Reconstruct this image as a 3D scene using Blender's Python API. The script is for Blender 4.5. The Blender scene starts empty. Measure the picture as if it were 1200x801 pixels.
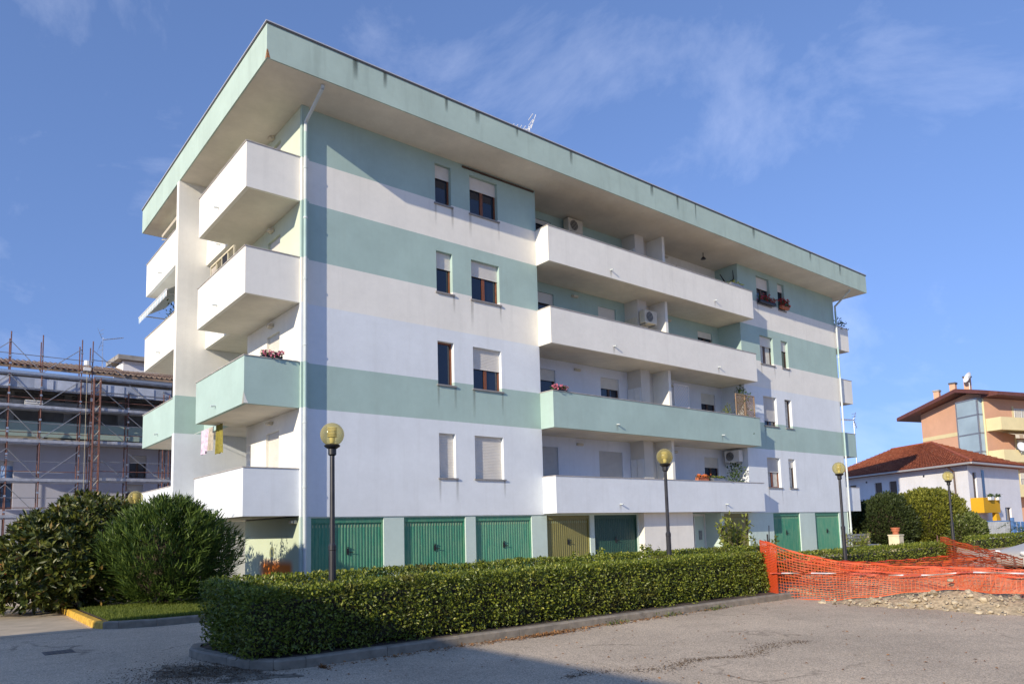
import bpy, bmesh, math, random
import numpy as np
from mathutils import Vector, Matrix

random.seed(7)
rng = np.random.default_rng(7)
S = bpy.context.scene
COL = S.collection

# ------------------------------------------------------------------ camera
YAW, PITCH, ROLL = 0.68412, 0.1008, -0.0265
FPX, CX, CY = 849.23, 601.57, 534.64            # focal length and principal point for a 1200 x 801 frame
CAM = Vector((-8.04987, -19.23735, 1.6))
cam = bpy.data.cameras.new('camera')
camo = bpy.data.objects.new('camera', cam)
COL.objects.link(camo)
S.camera = camo
fw = Vector((math.sin(YAW), math.cos(YAW), 0)); rt = Vector((math.cos(YAW), -math.sin(YAW), 0)); up = Vector((0, 0, 1))
f2 = fw * math.cos(PITCH) + up * math.sin(PITCH); u2 = up * math.cos(PITCH) - fw * math.sin(PITCH)
r3 = rt * math.cos(ROLL) + u2 * math.sin(ROLL); u3 = u2 * math.cos(ROLL) - rt * math.sin(ROLL)
mw = Matrix(((r3.x, u3.x, -f2.x, CAM.x), (r3.y, u3.y, -f2.y, CAM.y), (r3.z, u3.z, -f2.z, CAM.z), (0, 0, 0, 1)))
camo.matrix_world = mw
cam.sensor_width = 36.0
cam.lens = FPX / 1200 * 36.0
cam.shift_x = (600 - CX) / 1200
cam.shift_y = (CY - 400.5) / 1200
cam.clip_start = 0.05
cam.clip_end = 5000

# ------------------------------------------------------------------ light
SUN_TRAVEL = Vector((1.0, 0.305, -0.39)).normalized()
sun_el = math.asin(-SUN_TRAVEL.z)
sun_az = math.atan2(-SUN_TRAVEL.x, -SUN_TRAVEL.y)      # clockwise from +Y
sl = bpy.data.lights.new('sun', 'SUN'); sl.energy = 2.9; sl.angle = math.radians(0.5); sl.color = (1.0, 0.88, 0.70)
so = bpy.data.objects.new('sun', sl); COL.objects.link(so)
so.rotation_euler = SUN_TRAVEL.to_track_quat('-Z', 'Y').to_euler()
so.location = (-30, -10, 30)

W = bpy.data.worlds.new('World'); S.world = W; W.use_nodes = True
nt = W.node_tree; nt.nodes.clear()
wo = nt.nodes.new('ShaderNodeOutputWorld'); bg = nt.nodes.new('ShaderNodeBackground'); bg.inputs['Strength'].default_value = 0.15
sky = nt.nodes.new('ShaderNodeTexSky'); sky.sky_type = 'NISHITA'; sky.sun_disc = False
sky.sun_elevation = sun_el; sky.sun_rotation = sun_az % (2 * math.pi)
sky.air_density = 1.0; sky.dust_density = 0.0; sky.ozone_density = 6.0
tc = nt.nodes.new('ShaderNodeTexCoord'); mp = nt.nodes.new('ShaderNodeMapping'); mp.inputs['Scale'].default_value = (2.2, 2.2, 3.6); mp.inputs['Location'].default_value = (3.1, 1.2, 0.4)
n1 = nt.nodes.new('ShaderNodeTexNoise'); n1.inputs['Scale'].default_value = 1.5; n1.inputs['Detail'].default_value = 9; n1.inputs['Roughness'].default_value = 0.62; n1.inputs['Distortion'].default_value = 0.4
cr = nt.nodes.new('ShaderNodeValToRGB'); cr.color_ramp.elements[0].position = 0.53; cr.color_ramp.elements[1].position = 0.82
cr.color_ramp.elements[1].color = (0.17, 0.17, 0.17, 1)
mx = nt.nodes.new('ShaderNodeMixRGB'); mx.inputs['Color2'].default_value = (6.6, 6.7, 7.4, 1)
nt.links.new(tc.outputs['Generated'], mp.inputs['Vector']); nt.links.new(mp.outputs['Vector'], n1.inputs['Vector'])
nt.links.new(n1.outputs['Fac'], cr.inputs['Fac']); nt.links.new(cr.outputs['Color'], mx.inputs['Fac'])
vm = nt.nodes.new('ShaderNodeVectorMath'); vm.operation = 'MULTIPLY_ADD'; vm.inputs[1].default_value = (1, 1, 0.70); vm.inputs[2].default_value = (0, 0, 0.30)
vn = nt.nodes.new('ShaderNodeVectorMath'); vn.operation = 'NORMALIZE'
nt.links.new(tc.outputs['Generated'], vm.inputs[0]); nt.links.new(vm.outputs[0], vn.inputs[0]); nt.links.new(vn.outputs[0], sky.inputs['Vector'])
tint = nt.nodes.new('ShaderNodeMixRGB'); tint.blend_type = 'MULTIPLY'; tint.inputs['Fac'].default_value = 1; tint.inputs['Color2'].default_value = (1.15, 0.895, 0.87, 1)
nt.links.new(sky.outputs['Color'], tint.inputs['Color1'])
nt.links.new(tint.outputs['Color'], mx.inputs['Color1']); nt.links.new(mx.outputs['Color'], bg.inputs['Color'])
nt.links.new(bg.outputs['Background'], wo.inputs['Surface'])
S.view_settings.view_transform = 'Standard'; S.view_settings.look = 'None'
S.view_settings.exposure = 0.91; S.view_settings.gamma = 1.0
S.render.engine = 'CYCLES'
S.cycles.max_bounces = 6; S.cycles.transparent_max_bounces = 12

# ------------------------------------------------------------------ materials
def sock(b, n):
    return b.inputs[n]

def base_mat(name):
    m = bpy.data.materials.new(name); m.use_nodes = True
    t = m.node_tree; b = t.nodes['Principled BSDF']
    return m, t, b

def simple(name, col, rough=0.6, metal=0.0, spec=0.5, var=0.0, scale=20, bump=0.0):
    m, t, b = base_mat(name)
    b.inputs['Base Color'].default_value = (*col, 1); b.inputs['Roughness'].default_value = rough
    b.inputs['Metallic'].default_value = metal; b.inputs['Specular IOR Level'].default_value = spec
    if var or bump:
        c = t.nodes.new('ShaderNodeTexCoord'); n = t.nodes.new('ShaderNodeTexNoise'); n.inputs['Scale'].default_value = scale; n.inputs['Detail'].default_value = 6
        t.links.new(c.outputs['Object'], n.inputs['Vector'])
        if var:
            r = t.nodes.new('ShaderNodeValToRGB')
            r.color_ramp.elements[0].color = (*[x * (1 - var) for x in col], 1); r.color_ramp.elements[1].color = (*[min(1, x * (1 + var)) for x in col], 1)
            r.color_ramp.elements[0].position = 0.3; r.color_ramp.elements[1].position = 0.7
            t.links.new(n.outputs['Fac'], r.inputs['Fac']); t.links.new(r.outputs['Color'], b.inputs['Base Color'])
        if bump:
            bp = t.nodes.new('ShaderNodeBump'); bp.inputs['Strength'].default_value = bump; bp.inputs['Distance'].default_value = 0.02
            t.links.new(n.outputs['Fac'], bp.inputs['Height']); t.links.new(bp.outputs['Normal'], b.inputs['Normal'])
    return m

def stucco(name, col, streak=0.12, blotch=0.06, dirt=(0.25, 0.24, 0.20), bump=0.25, sx=2.2):
    """painted plaster: grain relief, broad blotches and rain streaks running down"""
    m, t, b = base_mat(name)
    b.inputs['Roughness'].default_value = 0.85; b.inputs['Specular IOR Level'].default_value = 0.2
    c = t.nodes.new('ShaderNodeTexCoord')
    nb = t.nodes.new('ShaderNodeTexNoise'); nb.inputs['Scale'].default_value = 0.7; nb.inputs['Detail'].default_value = 8; nb.inputs['Roughness'].default_value = 0.65
    t.links.new(c.outputs['Object'], nb.inputs['Vector'])
    r1 = t.nodes.new('ShaderNodeValToRGB'); r1.color_ramp.elements[0].position = 0.3; r1.color_ramp.elements[1].position = 0.7
    r1.color_ramp.elements[0].color = (*[x * (1 - blotch) for x in col], 1); r1.color_ramp.elements[1].color = (*[min(.95, x * (1 + blotch)) for x in col], 1)
    t.links.new(nb.outputs['Fac'], r1.inputs['Fac'])
    mpn = t.nodes.new('ShaderNodeMapping'); mpn.inputs['Scale'].default_value = (sx, sx, 0.16)
    t.links.new(c.outputs['Object'], mpn.inputs['Vector'])
    ns = t.nodes.new('ShaderNodeTexNoise'); ns.inputs['Scale'].default_value = 1.6; ns.inputs['Detail'].default_value = 5; ns.inputs['Roughness'].default_value = 0.6
    t.links.new(mpn.outputs['Vector'], ns.inputs['Vector'])
    r2 = t.nodes.new('ShaderNodeValToRGB'); r2.color_ramp.elements[0].position = 0.52; r2.color_ramp.elements[1].position = 0.78
    r2.color_ramp.elements[1].color = (streak, streak, streak, 1)
    t.links.new(ns.outputs['Fac'], r2.inputs['Fac'])
    mxx = t.nodes.new('ShaderNodeMixRGB'); mxx.inputs['Color2'].default_value = (*dirt, 1)
    t.links.new(r2.outputs['Color'], mxx.inputs['Fac']); t.links.new(r1.outputs['Color'], mxx.inputs['Color1'])
    t.links.new(mxx.outputs['Color'], b.inputs['Base Color'])
    nf = t.nodes.new('ShaderNodeTexNoise'); nf.inputs['Scale'].default_value = 4.5; nf.inputs['Detail'].default_value = 10; nf.inputs['Roughness'].default_value = .75; t.links.new(c.outputs['Object'], nf.inputs['Vector'])
    rf_ = t.nodes.new('ShaderNodeMapRange'); rf_.inputs['From Min'].default_value = .3; rf_.inputs['From Max'].default_value = .7; rf_.inputs['To Min'].default_value = .965; rf_.inputs['To Max'].default_value = 1.03; t.links.new(nf.outputs['Fac'], rf_.inputs['Value'])
    mq = t.nodes.new('ShaderNodeMixRGB'); mq.blend_type = 'MULTIPLY'; mq.inputs['Fac'].default_value = 1; t.links.new(mxx.outputs['Color'], mq.inputs['Color1']); t.links.new(rf_.outputs['Result'], mq.inputs['Color2']); t.links.new(mq.outputs['Color'], b.inputs['Base Color'])
    ng = t.nodes.new('ShaderNodeTexNoise'); ng.inputs['Scale'].default_value = 55; ng.inputs['Detail'].default_value = 4
    t.links.new(c.outputs['Object'], ng.inputs['Vector'])
    bp = t.nodes.new('ShaderNodeBump'); bp.inputs['Strength'].default_value = bump; bp.inputs['Distance'].default_value = 0.01
    t.links.new(ng.outputs['Fac'], bp.inputs['Height']); t.links.new(bp.outputs['Normal'], b.inputs['Normal'])
    return m

GREEN = stucco('green paint', (0.38, 0.505, 0.46), streak=.11, blotch=.08)
CREAM = stucco('warm white paint', (0.785, 0.765, 0.695), streak=0.11, blotch=.06)
PALEY = stucco('yellowed pale green paint', (0.56, 0.62, 0.49), streak=0.06)
LILAC = stucco('cool white paint', (0.70, 0.74, 0.765), streak=0.10, blotch=.06)
PALEG = stucco('pale green paint', (0.52, 0.63, 0.575), streak=0.10)
SOFFIT = stucco('soffit plaster', (0.68, 0.635, 0.545), streak=0.05, blotch=0.12, dirt=(0.3, 0.25, 0.16))
FASCIA = stucco('fascia paint', (0.41, 0.515, 0.45), streak=0.26, blotch=0.08, dirt=(0.16, 0.20, 0.17), sx=1.6)
BACKWALL = stucco('loggia wall paint', (0.70, 0.725, 0.775), streak=0.08)
COPING = simple('coping stone', (0.40, 0.37, 0.34), 0.7, var=0.2, scale=6)
FLASH = simple('roof flashing', (0.10, 0.095, 0.09), 0.5, metal=0.3)
FLASHW = simple('roof flashing top', (0.62, 0.62, 0.62), 0.45, metal=0.4)
PIPE = simple('downpipe paint', (0.54, 0.59, 0.58), 0.5, var=0.08, scale=3)
PIPEG = simple('downpipe green paint', (0.36, 0.50, 0.46), 0.5, var=0.08, scale=3)
SHUT = simple('roller shutter pvc', (0.66, 0.63, 0.57), 0.55, var=0.05, scale=4)
SHUTD = simple('grey roller shutter pvc', (0.50, 0.49, 0.47), 0.55, var=0.05, scale=4)
WOOD = simple('window wood', (0.20, 0.065, 0.025), 0.45, var=0.3, scale=14)
WOODD = simple('dark window wood', (0.07, 0.035, 0.022), 0.45, var=0.3, scale=14)
SILL = simple('sill stone', (0.26, 0.25, 0.24), 0.6, var=0.15, scale=12)
GLASS = simple('window glass', (0.012, 0.018, 0.035), 0.04, spec=0.8)
CURTAIN = simple('curtain', (0.55, 0.53, 0.47), 0.9, var=0.15, scale=9)
DARKIN = simple('dark interior', (0.015, 0.014, 0.016), 0.8)
def door_paint(name, col, fade, top=(0.35, 0.42, 0.25)):
    m, t, b = base_mat(name)
    b.inputs['Roughness'].default_value = 0.45
    c = t.nodes.new('ShaderNodeTexCoord'); mpn = t.nodes.new('ShaderNodeMapping'); mpn.inputs['Scale'].default_value = (5, 5, 0.8)
    n = t.nodes.new('ShaderNodeTexNoise'); n.inputs['Scale'].default_value = 2.4; n.inputs['Detail'].default_value = 7; n.inputs['Roughness'].default_value = 0.65
    t.links.new(c.outputs['Object'], mpn.inputs['Vector']); t.links.new(mpn.outputs['Vector'], n.inputs['Vector'])
    r = t.nodes.new('ShaderNodeValToRGB'); r.color_ramp.elements[0].position = 0.35; r.color_ramp.elements[1].position = 0.75
    r.color_ramp.elements[0].color = (*col, 1); r.color_ramp.elements[1].color = (*[a + (b_ - a) * fade for a, b_ in zip(col, top)], 1)
    t.links.new(n.outputs['Fac'], r.inputs['Fac']); t.links.new(r.outputs['Color'], b.inputs['Base Color'])
    return m
DGREEN = door_paint('green garage paint', (0.026, 0.195, 0.120), 0.34)
DGREEN2 = door_paint('lighter green garage paint', (0.05, 0.24, 0.15), 0.36)
DOLIVE = door_paint('olive garage paint', (0.17, 0.16, 0.045), 0.3, (0.33, 0.30, 0.14))
DDARK = door_paint('dark green garage paint', (0.008, 0.055, 0.040), 0.06)
BLACK = simple('black iron', (0.012, 0.012, 0.014), 0.45)
LAMPOST = simple('lamp post paint', (0.022, 0.022, 0.026), 0.42, var=0.35, scale=8)
WHITE = simple('white plastic', (0.72, 0.72, 0.70), 0.45, var=0.05, scale=5)
BEIGEP = simple('aged beige plastic', (0.60, 0.54, 0.42), 0.5, var=0.1, scale=6)
GREYM = simple('grey metal', (0.30, 0.31, 0.33), 0.45, metal=0.6, var=0.15, scale=9)
ALU = simple('aluminium', (0.55, 0.57, 0.60), 0.35, metal=0.9)
RUSTP = simple('red oxide scaffold tube', (0.14, 0.06, 0.045), 0.6, var=0.5, scale=5)
DECKM = simple('galvanised deck', (0.38, 0.40, 0.45), 0.5, metal=0.3, var=0.25, scale=4)
PLANKM = simple('scaffold board', (0.25, 0.20, 0.16), 0.8, var=0.3, scale=5)
RED = simple('red petals', (0.42, 0.015, 0.03), 0.6, var=0.4, scale=30)
PINK = simple('pink petals', (0.55, 0.15, 0.22), 0.6, var=0.4, scale=30)
ORANGEP = simple('orange petals', (0.65, 0.16, 0.03), 0.6)
TERRA = simple('terracotta', (0.42, 0.13, 0.06), 0.75, var=0.2, scale=9, bump=.2)
CREAMST = simple('cream block', (0.62, 0.55, 0.38), 0.8, var=0.1, scale=6)
LATT = simple('lattice wood', (0.30, 0.20, 0.12), 0.7, var=0.25, scale=12)
LATTW = simple('white lattice', (0.82, 0.78, 0.74), 0.6)
CONC = simple('kerb concrete', (0.25, 0.215, 0.165), 0.9, var=0.25, scale=7, bump=.5)
YELK = simple('yellow kerb paint', (0.55, 0.33, 0.04), 0.7, var=0.35, scale=9, bump=.4)
SOIL = simple('bed soil', (0.085, 0.062, 0.045), 0.95, var=0.5, scale=12, bump=.9)
BARK = simple('bark', (0.075, 0.055, 0.04), 0.9, var=0.4, scale=15, bump=.5)
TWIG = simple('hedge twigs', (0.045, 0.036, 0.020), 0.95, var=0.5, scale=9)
NETM = simple('orange plastic net', (0.56, 0.105, 0.03), 0.5)
NETR = simple('red-orange plastic net', (0.58, 0.07, 0.02), 0.5)
TAPEW = simple('white tape', (0.60, 0.56, 0.56), 0.5)
TAPER = simple('red tape', (0.50, 0.09, 0.05), 0.5)
HOUSEW = stucco('white house plaster', (0.72, 0.72, 0.74), streak=0.05)
YELLOW = stucco('yellow balcony paint', (0.62, 0.34, 0.02), streak=0.08)
ORANGEW = stucco('salmon plaster', (0.64, 0.37, 0.24), streak=0.06)
CREAMY = stucco('pale yellow plaster', (0.70, 0.60, 0.34), streak=0.08)
EAVE = simple('dark red eave', (0.13, 0.045, 0.035), 0.6, var=0.2, scale=5)
GUTTER = simple('gutter', (0.50, 0.49, 0.47), 0.5, metal=0.3)
TILE = simple('red roof tile', (0.33, 0.085, 0.035), 0.8, var=0.35, scale=3.0)
TILEB = simple('brown roof tile', (0.26, 0.18, 0.12), 0.85, var=0.45, scale=3.0)
FENCEM = simple('grey fence sheet', (0.36, 0.38, 0.40), 0.5, var=0.15, scale=5)
BLUE = simple('blue gate paint', (0.07, 0.16, 0.36), 0.45, var=0.15, scale=6)
STAIRG = simple('stair tower glazing', (0.33, 0.42, 0.46), 0.12, spec=0.8, var=0.12, scale=0.5)
FARWALL = stucco('grey plaster', (0.44, 0.45, 0.52), streak=0.12)
FARGREEN = stucco('grey green plaster', (0.30, 0.38, 0.34), streak=0.12)
CONCR = simple('raw concrete', (0.30, 0.28, 0.25), 0.9, var=0.25, scale=2)
TARP = simple('blue grey tarp', (0.30, 0.34, 0.42), 0.55, var=0.2, scale=1.5)
ROCK = simple('broken rubble', (0.42, 0.355, 0.25), 0.95, var=0.5, scale=6, bump=.6)
DIRTM = simple('excavated soil', (0.36, 0.27, 0.17), 0.95, var=0.4, scale=4, bump=.8)
CLOTHW = simple('pale pink sheet', (0.62, 0.50, 0.60), 0.9, var=0.3, scale=14)
CLOTHG = simple('beige cloth', (0.42, 0.37, 0.30), 0.9, var=0.25, scale=10)
CLOTHO = simple('olive cloth', (0.22, 0.19, 0.03), 0.9, var=0.25, scale=10)
LITTER = simple('dry leaves', (0.26, 0.13, 0.05), 0.9, var=0.5, scale=20)
SACK = simple('orange plastic barrier', (0.70, 0.10, 0.02), 0.45)
CARP = simple('silver car paint', (0.50, 0.48, 0.44), 0.42, metal=0.0)
RUBBER = simple('rubber', (0.02, 0.02, 0.02), 0.8)

def globe_mat():
    m, t, b = base_mat('yellowed acrylic')
    b.inputs['Base Color'].default_value = (0.52, 0.45, 0.20, 1); b.inputs['Roughness'].default_value = 0.10
    tr = t.nodes.new('ShaderNodeBsdfTransparent'); tr.inputs['Color'].default_value = (0.94, 0.89, 0.62, 1)
    fz = t.nodes.new('ShaderNodeLayerWeight'); fz.inputs['Blend'].default_value = 0.35
    mr = t.nodes.new('ShaderNodeMapRange'); mr.inputs['To Min'].default_value = 0.16; mr.inputs['To Max'].default_value = 0.75
    t.links.new(fz.outputs['Facing'], mr.inputs['Value'])
    ms = t.nodes.new('ShaderNodeMixShader'); t.links.new(mr.outputs['Result'], ms.inputs[0]); t.links.new(tr.outputs[0], ms.inputs[1]); t.links.new(b.outputs[0], ms.inputs[2])
    out = [n for n in t.nodes if n.type == 'OUTPUT_MATERIAL'][0]; t.links.new(ms.outputs[0], out.inputs['Surface'])
    return m
GLOBE = globe_mat()

def leaf_mat(name, c0, c1, c2=None, rough=0.45, trans=0.25, spec=0.4):
    m, t, b = base_mat(name)
    g = t.nodes.new('ShaderNodeNewGeometry'); r = t.nodes.new('ShaderNodeValToRGB')
    r.color_ramp.elements[0].color = (*c0, 1); r.color_ramp.elements[1].color = (*c1, 1)
    if c2:
        e = r.color_ramp.elements.new(0.93); e.color = (*c1, 1)
        r.color_ramp.elements[-1].color = (*c2, 1)
    t.links.new(g.outputs['Random Per Island'], r.inputs['Fac']); t.links.new(r.outputs['Color'], b.inputs['Base Color'])
    b.inputs['Roughness'].default_value = rough; b.inputs['Specular IOR Level'].default_value = spec
    tr = t.nodes.new('ShaderNodeBsdfTranslucent'); t.links.new(r.outputs['Color'], tr.inputs['Color'])
    ms = t.nodes.new('ShaderNodeMixShader'); ms.inputs[0].default_value = trans
    out = [n for n in t.nodes if n.type == 'OUTPUT_MATERIAL'][0]
    t.links.new(b.outputs[0], ms.inputs[1]); t.links.new(tr.outputs[0], ms.inputs[2]); t.links.new(ms.outputs[0], out.inputs['Surface'])
    return m
HLEAF = leaf_mat('hedge leaf', (0.058, 0.092, 0.013), (0.25, 0.29, 0.036), (0.44, 0.42, 0.07), 0.38, 0.28, 0.45)
def patchy(m, col, lo, hi, scale):
    t = m.node_tree; rp = [n for n in t.nodes if n.type == 'VALTORGB'][0]; c = t.nodes.new('ShaderNodeTexCoord'); n = t.nodes.new('ShaderNodeTexNoise'); n.inputs['Scale'].default_value = scale; n.inputs['Detail'].default_value = 3
    t.links.new(c.outputs['Object'], n.inputs['Vector']); q = t.nodes.new('ShaderNodeMapRange'); q.inputs['From Min'].default_value = lo; q.inputs['From Max'].default_value = hi; q.inputs['To Max'].default_value = .75; t.links.new(n.outputs['Fac'], q.inputs['Value'])
    x = t.nodes.new('ShaderNodeMixRGB'); x.inputs['Color2'].default_value = (*col, 1); t.links.new(q.outputs['Result'], x.inputs['Fac'])
    tg = [l.to_socket for l in rp.outputs['Color'].links]; t.links.new(rp.outputs['Color'], x.inputs['Color1'])
    for k in tg: t.links.new(x.outputs['Color'], k)
patchy(HLEAF, (0.12, 0.105, 0.025), .56, .72, 1.7)
OLEAF = leaf_mat('oleander leaf', (0.028, 0.060, 0.012), (0.15, 0.22, 0.040), None, 0.45)
MLEAF = leaf_mat('magnolia leaf', (0.024, 0.042, 0.008), (0.13, 0.145, 0.024), (0.22, 0.13, 0.04), 0.42, 0.12, 0.4)
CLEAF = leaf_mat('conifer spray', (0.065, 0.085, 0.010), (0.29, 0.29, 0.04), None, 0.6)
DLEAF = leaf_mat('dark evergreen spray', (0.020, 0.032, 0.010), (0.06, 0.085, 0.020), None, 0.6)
SLEAF = leaf_mat('shrub leaf', (0.05, 0.075, 0.02), (0.20, 0.24, 0.06), (0.42, 0.40, 0.32), 0.5)
YLEAF = leaf_mat('young leaf', (0.11, 0.15, 0.02), (0.27, 0.29, 0.05), None, 0.5, 0.3)
PLEAF = leaf_mat('pot plant leaf', (0.025, 0.06, 0.015), (0.08, 0.13, 0.03), None, 0.5)
GRASS = leaf_mat('grass blade', (0.07, 0.11, 0.012), (0.20, 0.24, 0.03), None, 0.6, 0.3)
PALML = leaf_mat('palm leaf', (0.05, 0.09, 0.015), (0.13, 0.18, 0.03), None, 0.5)

def asphalt():
    m, t, b = base_mat('worn asphalt')
    N = t.nodes.new; L = t.links.new
    c = N('ShaderNodeTexCoord')
    def noise(scale, det=6, rough=0.6, vec=None, dist=0.0):
        n = N('ShaderNodeTexNoise'); n.inputs['Scale'].default_value = scale; n.inputs['Detail'].default_value = det; n.inputs['Roughness'].default_value = rough; n.inputs['Distortion'].default_value = dist
        L(vec or c.outputs['Object'], n.inputs['Vector']); return n
    def ramp(src, p0, p1, c0, c1):
        r = N('ShaderNodeValToRGB'); r.color_ramp.elements[0].position = p0; r.color_ramp.elements[1].position = p1
        r.color_ramp.elements[0].color = (*c0, 1); r.color_ramp.elements[1].color = (*c1, 1); L(src, r.inputs['Fac']); return r
    def mix(fac, a, bb):
        x = N('ShaderNodeMixRGB'); L(fac, x.inputs['Fac'])
        if isinstance(a, tuple): x.inputs['Color1'].default_value = (*a, 1)
        else: L(a, x.inputs['Color1'])
        if isinstance(bb, tuple): x.inputs['Color2'].default_value = (*bb, 1)
        else: L(bb, x.inputs['Color2'])
        return x.outputs['Color']
    big = noise(0.35, 8, 0.65); r = ramp(big.outputs['Fac'], 0.35, 0.68, (0.46, 0.375, 0.272), (0.66, 0.535, 0.385))
    med = noise(2.2, 7, 0.7, dist=.6); rm = ramp(med.outputs['Fac'], 0.50, 0.72, (0, 0, 0), (0.42, 0.42, 0.42))
    col = mix(rm.outputs['Color'], r.outputs['Color'], (0.36, 0.29, 0.215))
    # dusty patches
    du = noise(0.9, 9, 0.72, dist=.5); rd = ramp(du.outputs['Fac'], 0.56, 0.75, (0, 0, 0), (0.55, 0.55, 0.55))
    col = mix(rd.outputs['Color'], col, (0.62, 0.50, 0.345))
    # aggregate
    v = N('ShaderNodeTexVoronoi'); v.inputs['Scale'].default_value = 75; L(c.outputs['Object'], v.inputs['Vector'])
    rv = ramp(v.outputs['Color'], 0.1, 0.9, (0.58, 0.58, 0.58), (1.36, 1.36, 1.36))
    mu = N('ShaderNodeMixRGB'); mu.blend_type = 'MULTIPLY'; mu.inputs['Fac'].default_value = 0.85; L(col, mu.inputs['Color1']); L(rv.outputs['Color'], mu.inputs['Color2']); col = mu.outputs['Color']
    sp = noise(38, 3, 0.6); rs = ramp(sp.outputs['Fac'], 0.60, 0.72, (0, 0, 0), (0.5, 0.5, 0.5)); col = mix(rs.outputs['Color'], col, (0.07, 0.06, 0.055))
    # cracks: warped cell borders, broken up by a mask
    w = noise(1.6, 5, 0.6)
    ws = N('ShaderNodeVectorMath'); ws.operation = 'SCALE'; ws.inputs['Scale'].default_value = 0.8; L(w.outputs['Color'], ws.inputs[0])
    wa = N('ShaderNodeVectorMath'); wa.operation = 'ADD'; L(c.outputs['Object'], wa.inputs[0]); L(ws.outputs[0], wa.inputs[1])
    vc = N('ShaderNodeTexVoronoi'); vc.feature = 'DISTANCE_TO_EDGE'; vc.inputs['Scale'].default_value = 0.42; L(wa.outputs[0], vc.inputs['Vector'])
    rc = ramp(vc.outputs['Distance'], 0.003, 0.02, (1, 1, 1), (0, 0, 0))
    mk = noise(0.45, 4, 0.5); rk = ramp(mk.outputs['Fac'], 0.54, 0.66, (0, 0, 0), (0.7, 0.7, 0.7))
    mm = N('ShaderNodeMixRGB'); mm.blend_type = 'MULTIPLY'; mm.inputs['Fac'].default_value = 1; L(rc.outputs['Color'], mm.inputs['Color1']); L(rk.outputs['Color'], mm.inputs['Color2'])
    col = mix(mm.outputs['Color'], col, (0.075, 0.055, 0.038))
    L(col, b.inputs['Base Color']); b.inputs['Roughness'].default_value = 0.92; b.inputs['Specular IOR Level'].default_value = 0.25
    bp = N('ShaderNodeBump'); bp.inputs['Strength'].default_value = 0.6; bp.inputs['Distance'].default_value = 0.008
    L(v.outputs['Distance'], bp.inputs['Height']); L(bp.outputs['Normal'], b.inputs['Normal'])
    return m
ASPH = asphalt()
DRIVE = simple('driveway concrete', (0.44, 0.365, 0.26), 0.9, var=0.15, scale=2.5, bump=.3)
MOSS = simple('mud and moss', (0.20, 0.165, 0.115), 0.95, var=0.6, scale=7, bump=.8)

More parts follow.
